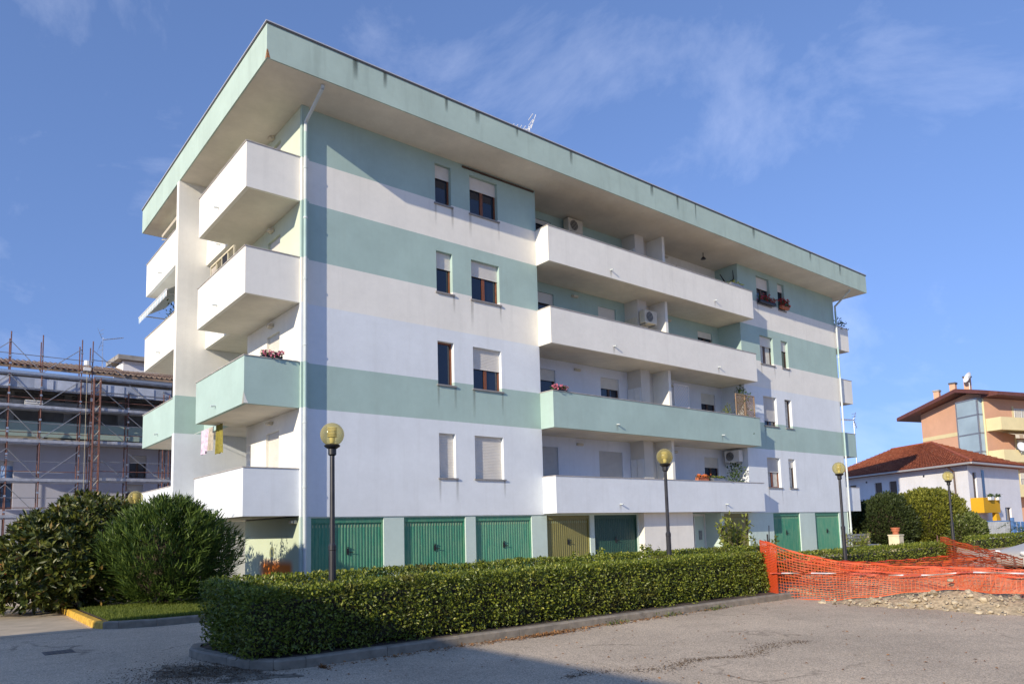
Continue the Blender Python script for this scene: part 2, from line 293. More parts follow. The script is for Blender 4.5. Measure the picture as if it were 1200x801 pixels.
# ------------------------------------------------------------------ builders
ORG = {}
class MB:
    def __init__(s): s.v = []; s.f = []; s.m = []
    def face(s, pts, m=0):
        i = len(s.v); s.v += [tuple(p) for p in pts]; s.f.append(tuple(range(i, i + len(pts)))); s.m.append(m)
    def box(s, x0, x1, y0, y1, z0, z1, m=0):
        i = len(s.v)
        s.v += [(x0, y0, z0), (x1, y0, z0), (x1, y1, z0), (x0, y1, z0), (x0, y0, z1), (x1, y0, z1), (x1, y1, z1), (x0, y1, z1)]
        for q in ((3, 2, 1, 0), (4, 5, 6, 7), (0, 1, 5, 4), (1, 2, 6, 5), (2, 3, 7, 6), (3, 0, 4, 7)):
            s.f.append(tuple(i + k for k in q)); s.m.append(m)
    def prism(s, poly, z0, z1, m=0):
        n = len(poly); i = len(s.v)
        s.v += [(x, y, z0) for x, y in poly] + [(x, y, z1) for x, y in poly]
        s.f.append(tuple(i + k for k in reversed(range(n)))); s.f.append(tuple(i + n + k for k in range(n))); s.m += [m, m]
        for k in range(n):
            s.f.append((i + k, i + (k + 1) % n, i + n + (k + 1) % n, i + n + k)); s.m.append(m)
    def hexa(s, a, m=0):
        """8 points: 4 bottom, 4 top"""
        i = len(s.v); s.v += [tuple(p) for p in a]
        for q in ((3, 2, 1, 0), (4, 5, 6, 7), (0, 1, 5, 4), (1, 2, 6, 5), (2, 3, 7, 6), (3, 0, 4, 7)):
            s.f.append(tuple(i + k for k in q)); s.m.append(m)
    def tube(s, p, q, r, n=8, r2=None, m=0, caps=True):
        p = Vector(p); q = Vector(q); d = (q - p).normalized()
        a = d.orthogonal().normalized(); b = d.cross(a); r2 = r if r2 is None else r2; i = len(s.v)
        for c, rr in ((p, r), (q, r2)):
            for k in range(n):
                t = 2 * math.pi * k / n; s.v.append(tuple(c + (a * math.cos(t) + b * math.sin(t)) * rr))
        for k in range(n):
            s.f.append((i + k, i + (k + 1) % n, i + n + (k + 1) % n, i + n + k)); s.m.append(m)
        if caps:
            s.f.append(tuple(i + k for k in reversed(range(n)))); s.f.append(tuple(i + n + k for k in range(n))); s.m += [m, m]
    def path(s, pts, r, n=6, m=0):
        for a, b in zip(pts, pts[1:]): s.tube(a, b, r, n, m=m)
    def lathe(s, prof, c=(0, 0, 0), n=16, m=0):
        i = len(s.v)
        for r, z in prof:
            for k in range(n):
                t = 2 * math.pi * k / n; s.v.append((c[0] + r * math.cos(t), c[1] + r * math.sin(t), c[2] + z))
        for j in range(len(prof) - 1):
            for k in range(n):
                a = i + j * n + k; b = i + j * n + (k + 1) % n
                s.f.append((a, b, b + n, a + n)); s.m.append(m)
    def build(s, name, mats, parent=None, smooth=False, bevel=0.0):
        me = bpy.data.meshes.new(name)
        o3 = ORG.get(parent.name, (0, 0, 0)) if parent else (0, 0, 0)
        me.from_pydata([(x - o3[0], y - o3[1], z - o3[2]) for x, y, z in s.v], [], s.f)
        mats = mats if isinstance(mats, (list, tuple)) else [mats]
        for m in mats: me.materials.append(m)
        if len(mats) > 1: me.polygons.foreach_set('material_index', s.m)
        me.update()
        ob = bpy.data.objects.new(name, me); COL.objects.link(ob)
        if parent: ob.parent = parent; ORG[ob.name] = o3
        else: ORG[ob.name] = (0, 0, 0)
        if smooth:
            me.polygons.foreach_set('use_smooth', [True] * len(me.polygons))
        if bevel:
            bv = ob.modifiers.new('edge', 'BEVEL'); bv.width = bevel; bv.segments = 2; bv.limit_method = 'ANGLE'
        return ob

def np_mesh(name, verts, faces, mats, parent=None, midx=None, smooth=False):
    o3 = ORG.get(parent.name, (0, 0, 0)) if parent else (0, 0, 0)
    verts = np.asarray(verts, dtype=np.float32) - np.asarray(o3, dtype=np.float32)
    faces = np.asarray(faces, dtype=np.int32); k = faces.shape[1]
    me = bpy.data.meshes.new(name)
    me.vertices.add(len(verts)); me.vertices.foreach_set('co', verts.ravel())
    me.loops.add(faces.size); me.loops.foreach_set('vertex_index', faces.ravel())
    me.polygons.add(len(faces)); me.polygons.foreach_set('loop_start', np.arange(0, faces.size, k, dtype=np.int32))
    try: me.polygons.foreach_set('loop_total', np.full(len(faces), k, dtype=np.int32))
    except Exception: pass
    for m in (mats if isinstance(mats, (list, tuple)) else [mats]): me.materials.append(m)
    if midx is not None: me.polygons.foreach_set('material_index', np.asarray(midx, dtype=np.int32))
    if smooth: me.polygons.foreach_set('use_smooth', np.ones(len(faces), dtype=bool))
    me.update(); me.validate()
    ob = bpy.data.objects.new(name, me); COL.objects.link(ob)
    if parent: ob.parent = parent; ORG[ob.name] = o3
    else: ORG[ob.name] = (0, 0, 0)
    return ob

def tag(o, label=None, cat=None, group=None, kind=None):
    if label: o['label'] = label
    if cat: o['category'] = cat
    if group: o['group'] = group
    if kind: o['kind'] = kind
    return o
def thing(name, label, cat, loc=(0, 0, 0), group=None):
    o = bpy.data.objects.new(name, None); o.empty_display_size = 0.3; COL.objects.link(o)
    o.location = loc; ORG[o.name] = tuple(loc)
    return tag(o, label, cat, group)
def struct(o): o['kind'] = 'structure'; return o
def dup_tree(o, loc, label, group=None):
    r = o.copy(); COL.objects.link(r); r.location = loc; r['label'] = label
    if group: r['group'] = group
    for ch in list(o.children):
        c = ch.copy(); COL.objects.link(c); c.parent = r
        for g in list(ch.children):
            d = g.copy(); COL.objects.link(d); d.parent = c
    return r

def wall(mb, T, us, zb, holes, depth=0.2):
    """plaster sheet in (u, v): zb = [(v0, v1, material slot)], holes = [(u0, u1, v0, v1)] with reveals going in"""
    U = sorted(set([us[0], us[1]] + [h[0] for h in holes] + [h[1] for h in holes]))
    V = sorted(set([z for b in zb for z in b[:2]] + [h[2] for h in holes] + [h[3] for h in holes]))
    def slot(v):
        for a, b, m in zb:
            if a - 1e-6 <= v <= b + 1e-6: return m
        return 0
    for i in range(len(U) - 1):
        for j in range(len(V) - 1):
            uc = (U[i] + U[i + 1]) / 2; vc = (V[j] + V[j + 1]) / 2
            if vc < zb[0][0] or vc > zb[-1][1]: continue
            if any(h[0] < uc < h[1] and h[2] < vc < h[3] for h in holes): continue
            mb.face([T(U[i], V[j], 0), T(U[i + 1], V[j], 0), T(U[i + 1], V[j + 1], 0), T(U[i], V[j + 1], 0)], slot(vc))
    for u0, u1, v0, v1 in holes:
        cuts = [v0] + [b[1] for b in zb if v0 < b[1] < v1] + [v1]
        for a, b in zip(cuts, cuts[1:]):
            m = slot((a + b) / 2)
            mb.face([T(u0, a, 0), T(u0, b, 0), T(u0, b, -depth), T(u0, a, -depth)], m)
            mb.face([T(u1, a, 0), T(u1, a, -depth), T(u1, b, -depth), T(u1, b, 0)], m)
        mb.face([T(u0, v1, 0), T(u1, v1, 0), T(u1, v1, -depth), T(u0, v1, -depth)], slot(v1 - .01))
        mb.face([T(u0, v0, 0), T(u0, v0, -depth), T(u1, v0, -depth), T(u1, v0, 0)], slot(v0 + .01))

def tbox(mb, T, u0, u1, v0, v1, d0, d1, m=0):
    """box in wall coordinates, d0 > d1 (outer, inner)"""
    mb.hexa([T(u0, v0, d0), T(u1, v0, d0), T(u1, v0, d1), T(u0, v0, d1), T(u0, v1, d0), T(u1, v1, d0), T(u1, v1, d1), T(u0, v1, d1)], m)

def window(bld, T, u0, u1, v0, v1, shut=0.35, leaves=2, frame=None, curtain=None, shutm=None, sill=True, depth=0.2, name='window'):
    frame = frame or WOOD; shutm = shutm or SHUT
    mb = MB(); w = 0.055
    d0, d1 = -depth + 0.07, -depth + 0.01
    tbox(mb, T, u0, u0 + w, v0, v1, d0, d1); tbox(mb, T, u1 - w, u1, v0, v1, d0, d1)
    tbox(mb, T, u0 + w, u1 - w, v0, v0 + w, d0, d1); tbox(mb, T, u0 + w, u1 - w, v1 - w, v1, d0, d1)
    us = [u0 + w] + [u0 + w + (u1 - u0 - 2 * w) * k / leaves for k in range(1, leaves)] + [u1 - w]
    for k in range(1, leaves): tbox(mb, T, us[k] - 0.06, us[k] + 0.06, v0 + w, v1 - w, d0 - .002, d1)
    fr = mb.build(name, frame, bld)
    for k in range(leaves):
        g = MB(); a = us[k] + (0.06 if k else 0.0); b = us[k + 1] - (0.06 if k < leaves - 1 else 0.0)
        g.face([T(a, v0 + w, d0 - .035), T(b, v0 + w, d0 - .035), T(b, v1 - w, d0 - .035), T(a, v1 - w, d0 - .035)])
        if curtain:
            g.m[-1] = 0
            n = 8; cu0, cu1 = a + (b - a) * curtain[0], a + (b - a) * curtain[1]
            for q in range(n):
                x0 = cu0 + (cu1 - cu0) * q / n; x1 = cu0 + (cu1 - cu0) * (q + 1) / n
                g.face([T(x0, v0 + w, d0 - .032 + .006 * (q % 2)), T(x1, v0 + w, d0 - .032 + .006 * ((q + 1) % 2)), T(x1, v1 - w, d0 - .032 + .006 * ((q + 1) % 2)), T(x0, v1 - w, d0 - .032 + .006 * (q % 2))], 1)
            g.build('pane', [GLASS, CURTAIN], fr)
        else: g.build('pane', GLASS, fr)
    if shut > 0:
        sm = MB(); vb = v1 - (v1 - v0) * shut; n = max(3, int((v1 - vb) / 0.05)); h = (v1 - vb) / n
        ds = -depth + 0.09
        for k in range(n):
            z0 = vb + k * h
            sm.face([T(u0, z0, ds), T(u1, z0, ds), T(u1, z0 + h * .8, ds + .012), T(u0, z0 + h * .8, ds + .012)])
            sm.face([T(u0, z0 + h * .8, ds + .012), T(u1, z0 + h * .8, ds + .012), T(u1, z0 + h, ds), T(u0, z0 + h, ds)])
        tbox(sm, T, u0, u1, vb - 0.035, vb, ds + .014, ds - .014)
        sm.build('shutter', shutm, fr)
    if sill:
        sb = MB(); tbox(sb, T, u0 - .05, u1 + .06, v0 - .045, v0 + .004, 0.055, -depth + .005); sb.build('sill', SILL, fr)
    return fr

TF = lambda Y: (lambda u, v, d: (u, Y - d, v))           # wall facing -Y
TL = lambda X: (lambda u, v, d: (X - d, u, v))           # wall facing -X
TR = lambda X: (lambda u, v, d: (X + d, u, v))           # wall facing +X

# ------------------------------------------------------------------ foliage helpers
def unit(a): return a / np.maximum(np.linalg.norm(a, axis=1, keepdims=True), 1e-9)
def leaf_cloud(pts, dirs, norms, ln, wd, fold=0.25):
    """folded leaf: base, left, tip, right -> two triangles sharing the midrib"""
    n = len(pts); dirs = unit(dirs); side = unit(np.cross(norms, dirs)); nn = np.cross(dirs, side)
    ln = np.broadcast_to(np.asarray(ln, float).reshape(-1, 1), (n, 1)); wd = np.broadcast_to(np.asarray(wd, float).reshape(-1, 1), (n, 1))
    mid = pts + dirs * ln * .5
    V = np.stack([pts, mid + side * wd * .5 + nn * wd * fold, pts + dirs * ln, mid - side * wd * .5 + nn * wd * fold], 1).reshape(-1, 3)
    i = np.arange(n)[:, None] * 4
    F = np.concatenate([i + [[0, 2, 1]], i + [[0, 3, 2]]], 1).reshape(-1, 3)
    return V, F
def rnd_dirs(n): return unit(rng.normal(size=(n, 3)))
def merge(parts):
    V = []; F = []; o = 0
    for v, f in parts: V.append(v); F.append(f + o); o += len(v)
    return np.concatenate(V), np.concatenate(F)
def lump(p, s=1.0, seed=0.0):
    """cheap smooth 3-D undulation in -1..1"""
    x, y, z = p[:, 0] * s + seed, p[:, 1] * s + seed * 1.7, p[:, 2] * s - seed
    return (np.sin(1.7 * x + 1.3 * np.sin(1.1 * y + .3)) + np.sin(2.3 * y + 1.1 * np.sin(1.9 * z)) + np.sin(2.9 * z + 1.4 * np.sin(1.3 * x))) / 3

def hedge(label, x0, x1, y0, y1, z0, z1, dens, leaf, group=None, sprigs=(), faces='fteb'):
    h = thing('hedge', label, 'hedge', ((x0 + x1) / 2, (y0 + y1) / 2, z0), group)
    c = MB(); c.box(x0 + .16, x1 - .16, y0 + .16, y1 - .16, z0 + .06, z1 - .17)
    for k in range(int((x1 - x0) * 9)):                    # woody stems showing low on the faces
        bx = rng.uniform(x0 + .1, x1 - .1); by = y0 + rng.uniform(.05, .14); hz_ = rng.uniform(.25, .7) * (z1 - z0)
        c.tube((bx, by + .05, z0), (bx + rng.normal(0, .10), by, z0 + hz_), .009, 4, .005, caps=False)
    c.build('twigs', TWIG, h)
    P = []; N = []
    def surf(n, fn, nrm):
        a = rng.random((int(n), 2)); P.append(fn(a)); N.append(np.tile(nrm, (int(n), 1)))
    Lx, Ly, Lz = x1 - x0, y1 - y0, z1 - z0
    if 'f' in faces: surf(Lx * Lz * dens, lambda a: np.stack([x0 + a[:, 0] * Lx, np.full(len(a), y0), z0 + .02 + a[:, 1] * (Lz - .02)], 1), (0, -1, 0))
    if 'b' in faces: surf(Lx * Lz * dens * .25, lambda a: np.stack([x0 + a[:, 0] * Lx, np.full(len(a), y1), z0 + .02 + a[:, 1] * (Lz - .02)], 1), (0, 1, 0))
    if 't' in faces: surf(Lx * Ly * dens * 1.1, lambda a: np.stack([x0 + a[:, 0] * Lx, y0 + a[:, 1] * Ly, np.full(len(a), z1)], 1), (0, 0, 1))
    if 'e' in faces:
        surf(Ly * Lz * dens, lambda a: np.stack([np.full(len(a), x0), y0 + a[:, 0] * Ly, z0 + .02 + a[:, 1] * (Lz - .02)], 1), (-1, 0, 0))
        surf(Ly * Lz * dens, lambda a: np.stack([np.full(len(a), x1), y0 + a[:, 0] * Ly, z0 + .02 + a[:, 1] * (Lz - .02)], 1), (1, 0, 0))
    P = np.concatenate(P); N = np.concatenate(N).astype(float)
    n = len(P)
    und = lump(P, 1.6, x0) * .022 + lump(P, 5.0, x0 + 3) * .022
    keep = rng.random(n) < 0.88 + 0.35 * lump(P, 4.2, 1.3)
    dep = np.abs(rng.normal(0, .045, n)) + (rng.random(n) < .35) * rng.random(n) * .13
    bulge = -0.06 * (1 - np.clip((P[:, 2] - z0) / Lz * 3.0, 0, 1)) * (np.abs(N[:, 2]) < .5)
    P = P + N * (und - dep + .03 + bulge)[:, None]
    P = P[keep]; N = N[keep]; n = len(P)
    d = unit(rnd_dirs(n) + N * .5 + np.array([0, 0, .35])); nn = unit(N * .9 + rnd_dirs(n) * .75)
    ln = leaf * rng.uniform(.6, 1.25, n)
    parts = [leaf_cloud(P, d, nn, ln, ln * .55)]
    for sx, sy, sh, k in sprigs:                          # untrimmed shoots above the top
        for q in range(k):
            b = np.array([sx + rng.normal(0, .10), sy + rng.normal(0, .05), z1 - .02]); tp = b + np.array([rng.normal(0, .06), rng.normal(0, .06), sh * rng.uniform(.6, 1)])
            m = 12; tt = rng.random(m)[:, None]; pp = b + (tp - b) * tt
            dd = unit(rnd_dirs(m) + np.array([0, 0, .4])); parts.append(leaf_cloud(pp, dd, rnd_dirs(m), leaf * 1.25 * rng.uniform(.7, 1.2, m), leaf * .7))
    V, F = merge(parts); o = np_mesh('foliage', V, F, HLEAF, h); o['kind'] = 'stuff'
    return h

# ------------------------------------------------------------------ ground
g = MB(); g.face([(-600, -600, 0), (600, -600, 0), (600, 600, 0), (-600, 600, 0)]); struct(g.build('ground', ASPH))
dv = MB()
dv.face([(-5.60, -4.12, .004), (-5.60, 3.5, .004), (-9.5, 3.5, .004), (-9.5, -3.75, .004), (-6.94, -3.95, .004)])
dr = struct(dv.build('driveway', DRIVE))
lawn = MB()
lawn.prism([(-5.30, -4.05), (-3.0, -4.35), (-0.05, -4.35), (-0.05, 6.5), (-5.30, 6.5)], -.02, .10)
lw = struct(lawn.build('planting_bed', SOIL))
n = 30000
P = np.stack([rng.uniform(-5.28, -2.2, n), rng.uniform(-4.2, -.6, n), np.full(n, .10)], 1)
P = P[(P[:, 1] > -4.0 - (P[:, 0] + 5.3) * .12)]
d = unit(rnd_dirs(len(P)) * .55 + np.array([0, 0, 1.0])); V, F = leaf_cloud(P, d, rnd_dirs(len(P)), rng.uniform(.04, .10, len(P)), .009)
tag(np_mesh('grass', V, F, GRASS), 'strip of mown grass in front of the two bushes', 'grass', kind='stuff')

def kerb_line(name, pts, h, w, mats_of, maxlen=1.0):
    """kerb stones laid end to end along a polyline; the wall side is to the left of travel"""
    root = bpy.data.objects.new(name, None); COL.objects.link(root); ORG[root.name] = (0, 0, 0); struct(root)
    k = 0
    P = [Vector((x, y, 0)) for x, y in pts]
    nrm = []
    for i in range(len(P)):
        a = (P[i] - P[i - 1]).normalized() if i else (P[1] - P[0]).normalized()
        b = (P[i + 1] - P[i]).normalized() if i < len(P) - 1 else a
        t = (a + b).normalized(); nv = Vector((-t.y, t.x, 0)); nrm.append(nv / max(.5, nv.dot(Vector((-a.y, a.x, 0)))))
    for i in range(len(P) - 1):
        L = (P[i + 1] - P[i]).length; n = max(1, round(L / maxlen))
        for j in range(n):
            a0, a1 = j / n, (j + 1) / n
            e = .003 / L
            a0 += e; a1 -= e
            p = P[i].lerp(P[i + 1], a0); q = P[i].lerp(P[i + 1], a1)
            np_ = nrm[i].lerp(nrm[i + 1], a0) * w; nq = nrm[i].lerp(nrm[i + 1], a1) * w
            hh = h + random.uniform(-.003, .003); o = random.uniform(-.003, .003); c = .022
            m = MB(); z = lambda v, zz: (v.x, v.y, zz)
            po, qo = p - np_ * o, q - nq * o
            prof = [(0, -.1), (0, hh - c), (c / w, hh), (1, hh), (1, -.1)]
            A = [z(po + np_ * a, zz) for a, zz in prof]; B = [z(qo + nq * a, zz) for a, zz in prof]
            for s in range(4): m.face([A[s], B[s], B[s + 1], A[s + 1]])
            m.face(A[::-1]); m.face(B)
            m.build('kerb_stone', mats_of(k), root); k += 1
    return root
kerb_line('kerb', [(-5.05, -8.30), (-5.16, -8.60), (-5.16, -8.95), (-5.03, -9.75), (-4.92, -10.25), (-4.72, -10.50), (-4.35, -10.60), (-1.0, -10.63), (3.0, -10.72), (6.6, -10.85)], .125, .13, lambda k: CONC)
kerb_line('kerb', [(-5.52, 1.0), (-5.52, -3.72), (-5.42, -4.02), (-5.20, -4.22), (-4.6, -4.42), (-1.0, -4.48), (0.4, -4.48)], .13, .14, lambda k: YELK if k < 6 else CONC)
ib = MB(); ib.prism([(-4.98, -8.5), (-4.95, -9.6), (-4.75, -10.3), (-4.3, -10.46), (6.5, -10.66), (6.5, -9.3), (21, -9.3), (21, -8.35), (-4.9, -8.35)], -.05, .10)
struct(ib.build('island_bed', SOIL))
kerb_line('kerb', [(21.0, -8.2), (-5.0, -8.2)], .12, .13, lambda k: CONC, 1.5)

# drain grate in the shaded road
dg = thing('drain_grate', 'small iron drain grate with four slots set in the road beside the driveway', 'drain', (-6.5, -6.62, .004))
m = MB(); m.box(-6.62, -6.24, -6.82, -6.44, .002, .006); m.build('frame', simple('grate iron', (.16, .14, .12), .8), dg)
for k in range(5):
    m = MB(); m.box(-6.58 + k * .07, -6.54 + k * .07, -6.80, -6.46, .006, .007); m.build('slot', BLACK, dg)

# ------------------------------------------------------------------ apartment building
bld = thing('apartment_building', 'big apartment block banded pale green and white above a row of garages', 'building', (0, 0, 0))
X1, X2, WD, YBK = 8.98, 21.80, 31.02, 11.45
ZG, ZS, ZT = 2.11, 14.053, 15.046
TOPS = [3.43, 6.443, 9.476, 12.476]; BOTS = [2.142, 5.146, 8.163, 11.166]
HEAD = [4.74, 7.745, 10.765, 13.765]; SILLZ = [3.305, 6.315, 9.375, 12.385]
bands = [(ZG, 5.15, 2), (5.15, 6.445, 0), (6.445, 8.165, 2), (8.165, 9.475, 1), (9.475, 11.17, 0), (11.17, 12.46, 1), (12.46, ZS, 0)]
BM = [GREEN, CREAM, LILAC, PALEG, BACKWALL, PALEY]
end_bands = [(a, b, 5 if (m_ == 0 and a > 9) else (1 if m_ == 2 else m_)) for a, b, m_ in bands]
lw_h = []; rw_h = []
for k in range(4):
    lw_h += [(4.605, 5.24, SILLZ[k], HEAD[k]), (6.01, 7.215, SILLZ[k], HEAD[k])]
    rw_h += [(23.39, 24.56, SILLZ[k], HEAD[k] + .02), (25.31, 25.945, SILLZ[k], HEAD[k] + .02)]
mb = MB()
wall(mb, TF(0), (0, X1), bands, lw_h, .22)
mb2 = MB(); wall(mb2, TF(0), (X2, WD), bands, rw_h, .22)
# ends of the wall blocks beside the loggias and the underside over the garages
for a, b, mm in bands:
    mb.face([(X1, 0, a), (X1, 1.25, a), (X1, 1.25, b), (X1, 0, b)], mm); mb2.face([(X2, 0, a), (X2, 0, b), (X2, 1.25, b), (X2, 1.25, a)], mm)
mb.face([(0, 0, ZG), (0, .2, ZG), (X1, .2, ZG), (X1, 0, ZG)], 3); mb2.face([(X2, 0, ZG), (X2, .2, ZG), (WD, .2, ZG), (WD, 0, ZG)], 3); mb2.build('wall', BM, bld)
mb.build('wall', BM, bld)
# left end wall, recess and rear part
mb = MB()
lh = [(1.55, 2.58, BOTS[k] + .22, HEAD[k] - .03) for k in range(4)]
wall(mb, TL(0), (0, 4.33), end_bands, lh, .18)
mb.build('wall', BM, bld); mb = MB()
mb.face([(0, 4.33, 0), (0, 4.33, ZS), (2.0, 4.33, ZS), (2.0, 4.33, 0)], 1)
for a, b, mm in bands: mb.face([(2.0, 4.33, a), (2.0, 4.33, b), (2.0, 6.75, b), (2.0, 6.75, a)], mm)
mb.build('wall', BM, bld); mb = MB()
for a, b, mm in bands: mb.face([(0, 7.0, a), (0, 7.0, b), (0, YBK, b), (0, YBK, a)], mm)
mb.build('wall', BM, bld); mb = MB(); mb.face([(0, YBK, 0), (0, YBK, ZS), (WD, YBK, ZS), (WD, YBK, 0)], 1)
mb.build('wall', BM, bld); mb = MB()
for a, b, mm in bands: mb.face([(WD, 0, a), (WD, YBK, a), (WD, YBK, b), (WD, 0, b)], mm)
mb.build('wall', BM, bld)
# ground storey of the left end with the orange paint blotch
def graffiti_wall():
    m, t, b = base_mat('pale green end wall with sprayed paint')
    src = PALEG.node_tree
    c = t.nodes.new('ShaderNodeTexCoord'); sx = t.nodes.new('ShaderNodeSeparateXYZ'); t.links.new(c.outputs['Object'], sx.inputs[0])
    n = t.nodes.new('ShaderNodeTexNoise'); n.inputs['Scale'].default_value = 1.2; n.inputs['Detail'].default_value = 8; t.links.new(c.outputs['Object'], n.inputs['Vector'])
    r = t.nodes.new('ShaderNodeValToRGB'); r.color_ramp.elements[0].color = (.45, .53, .38, 1); r.color_ramp.elements[1].color = (.52, .58, .43, 1); t.links.new(n.outputs['Fac'], r.inputs['Fac'])
    def soft(sock_, a, bb):
        q = t.nodes.new('ShaderNodeMapRange'); q.interpolation_type = 'SMOOTHSTEP'; q.inputs['From Min'].default_value = a; q.inputs['From Max'].default_value = bb; t.links.new(sock_, q.inputs['Value']); return q.outputs['Result']
    def mul(a, bb):
        q = t.nodes.new('ShaderNodeMath'); q.operation = 'MULTIPLY'; t.links.new(a, q.inputs[0]); t.links.new(bb, q.inputs[1]); return q.outputs[0]
    f = mul(mul(soft(sx.outputs['Y'], .35, .75), soft(sx.outputs['Y'], 3.25, 2.55)), mul(soft(sx.outputs['Z'], 1.0, .72), soft(sx.outputs['Z'], .05, .2)))
    x = t.nodes.new('ShaderNodeMixRGB'); t.links.new(f, x.inputs['Fac']); t.links.new(r.outputs['Color'], x.inputs['Color1']); x.inputs['Color2'].default_value = (.70, .17, .004, 1)
    t.links.new(x.outputs['Color'], b.inputs['Base Color']); b.inputs['Roughness'].default_value = .85
    return m
mb = MB(); mb.face([(0, .002, 0), (0, .002, ZG + .03), (0, 4.33, ZG + .03), (0, 4.33, 0)][::-1]); mb.build('wall', graffiti_wall(), bld)
mb = MB(); mb.face([(-.003, 7.0, 0), (-.003, YBK, 0), (-.003, YBK, ZG), (-.003, 7.0, ZG)]); mb.build('wall', PALEG, bld); mb = MB(); mb.face([(WD, 0, 0), (WD, YBK, 0), (WD, YBK, ZG), (WD, 0, ZG)]); mb.build('wall', PALEG, bld); mb = MB(); mb.face([(2.0, 4.33, 0), (2, 4.33, ZG), (2, 6.75, ZG), (2, 6.75, 0)]); mb.build('wall', PALEG, bld)
for k in range(4):
    window(bld, TL(0), 1.55, 2.58, BOTS[k] + .22, HEAD[k] - .03, shut=(1.0, 1.0, 1.0, .55)[k], leaves=1, depth=.18, sill=False, name='balcony_door', shutm=SHUT)
# fin wall on the left end
mb = MB()
for a, b, mm in [(0, ZG, 2)] + [(ZG, 5.15, 2), (5.15, 6.445, 0), (6.445, 8.165, 1), (8.165, ZS, 1)]:
    x0 = -1.60
    mb.face([(x0, 6.73, a), (2.0, 6.73, a), (2.0, 6.73, b), (x0, 6.73, b)], mm)
    mb.face([(x0, 6.73, a), (x0, 6.73, b), (x0, 7.0, b), (x0, 7.0, a)], mm); mb.face([(x0, 7.0, a), (x0, 7.0, b), (0, 7.0, b), (0, 7.0, a)], mm)
mb.build('fin_wall', BM, bld)

# corner pilasters
for x0, x1, PD in ((-.02, .205, .10),):
    mb = MB()
    for a, b, mm in [(0, ZG, 3)] + bands: mb.face([(x0, -PD, a), (x1, -PD, a), (x1, -PD, b), (x0, -PD, b)], mm); mb.face([(x1, -PD, a), (x1, .02, a), (x1, .02, b), (x1, -PD, b)], mm); mb.face([(x0, -PD, a), (x0, -PD, b), (x0, .02, b), (x0, .02, a)], mm)
    mb.build('pilaster', BM, bld)

# windows
cur = {(0, 0): None}
SH_L = [(1.0, 1.0), (0.0, .48), (.37, .36), (.30, .30)]
for k in range(4):
    window(bld, TF(0), 4.605, 5.24, SILLZ[k], HEAD[k], SH_L[k][0], 1, WOOD if k else WOODD, depth=.22)
    window(bld, TF(0), 6.01, 7.215, SILLZ[k], HEAD[k], SH_L[k][1], 2, WOOD, depth=.22)
SH_R = [(.46, .27), (.80, .0), (.32, .33), (.38, .25)]
for k in range(4):
    window(bld, TF(0), 23.39, 24.56, SILLZ[k], HEAD[k] + .02, SH_R[k][0], 2, WOOD if k == 0 else WOODD, (0.15, .95) if k in (0, 2) else None, SHUTD if k in (0, 1) else SHUT, depth=.22)
    window(bld, TF(0), 25.31, 25.945, SILLZ[k], HEAD[k] + .02, SH_R[k][1], 1, WOODD, (0.05, .9) if k in (1, 0) else None, depth=.22)

# loggias: back walls, divider, shaft
YL = 1.25
dw = [[(9.4, 10.9, 2.37, 4.73), (13.15, 14.55, 2.37, 4.70)], [(9.6, 10.88, 5.37, 7.75), (13.40, 14.50, 6.1, 7.78)], [(9.6, 10.92, 8.38, 10.80), (13.42, 14.48, 9.1, 10.80)], [(9.6, 10.9, 11.38, 13.75), (12.9, 14.3, 11.4, 13.6)]]
rwn = [(20.15, 21.25, 3.3, 4.75), (20.15, 21.25, 6.3, 7.79), (20.15, 21.28, 9.3, 10.80), (17.2, 19.6, 11.38, 13.05)]
zones = [(ZG, 2.36), (2.36, 5.15), (5.15, 8.165), (8.165, 11.17), (11.17, ZS)]
lz = [(2.3, 5.15, 4), (5.15, 8.165, 4), (8.165, 11.17, 0), (11.17, ZS, 0)]; rz = [(2.3, 5.15, 4), (5.15, 8.165, 4), (8.165, 11.17, 0), (11.17, ZS, 1)]
mb = MB(); wall(mb, TF(YL), (X1, 16.3), lz, sum(dw, []), .15); wall(mb, TF(YL), (16.3, X2), rz, rwn, .15)
mb.build('loggia_wall', BM, bld)
shL = [(1.0, 1.0), (.17, .25), (.16, 1.0), (.06, .06)]
for k in range(4):
    for j in range(2):
        a = dw[k][j]; window(bld, TF(YL), *a, shL[k][j], 1 if j == 0 else 2, WOODD, None, SHUTD if k < 1 else SHUT, sill=False, depth=.15, name='balcony_door' if a[2] < BOTS[k] + .3 else 'window')
    window(bld, TF(YL), *rwn[k], (.31, .31, .17, .0)[k], 2, WOODD, None, SHUT, sill=False, depth=.15)
mb = MB()
mb.box(16.24, 16.40, .005, YL - .002, 2.36, ZS)
mb.build('loggia_divider', CREAM, bld)
sh = MB(); sh.box(15.05, 15.62, .50, YL - .003, 2.36, ZS); sh.box(15.62, 16.239, .86, YL - .004, 2.36, ZS); sf = sh.build('service_shaft', stucco('shaft paint', (.62, .59, .53), bump=.1), bld)
for k in range(4):
    z0 = BOTS[k] + .25; z1 = HEAD[k] - .35
    for j in range(2):
        m = MB(); a = .53 + j * .36; m.box(15.02, 15.048, a, a + .34, z0, z1)
        for q in range(7): m.box(15.008, 15.02, a + .02, a + .32, z0 + .1 + q * .28, z0 + .32 + q * .28)
        m.build('cabinet_door', BEIGEP if k == 2 else WHITE, sf)
    m = MB(); m.tube((15.72, .80, z0), (15.72, .80, z1 + .5), .035, 6); m.tube((15.84, .82, z0), (15.84, .82, z1 + .5), .03, 6); m.build('riser_pipe', WHITE, sf)

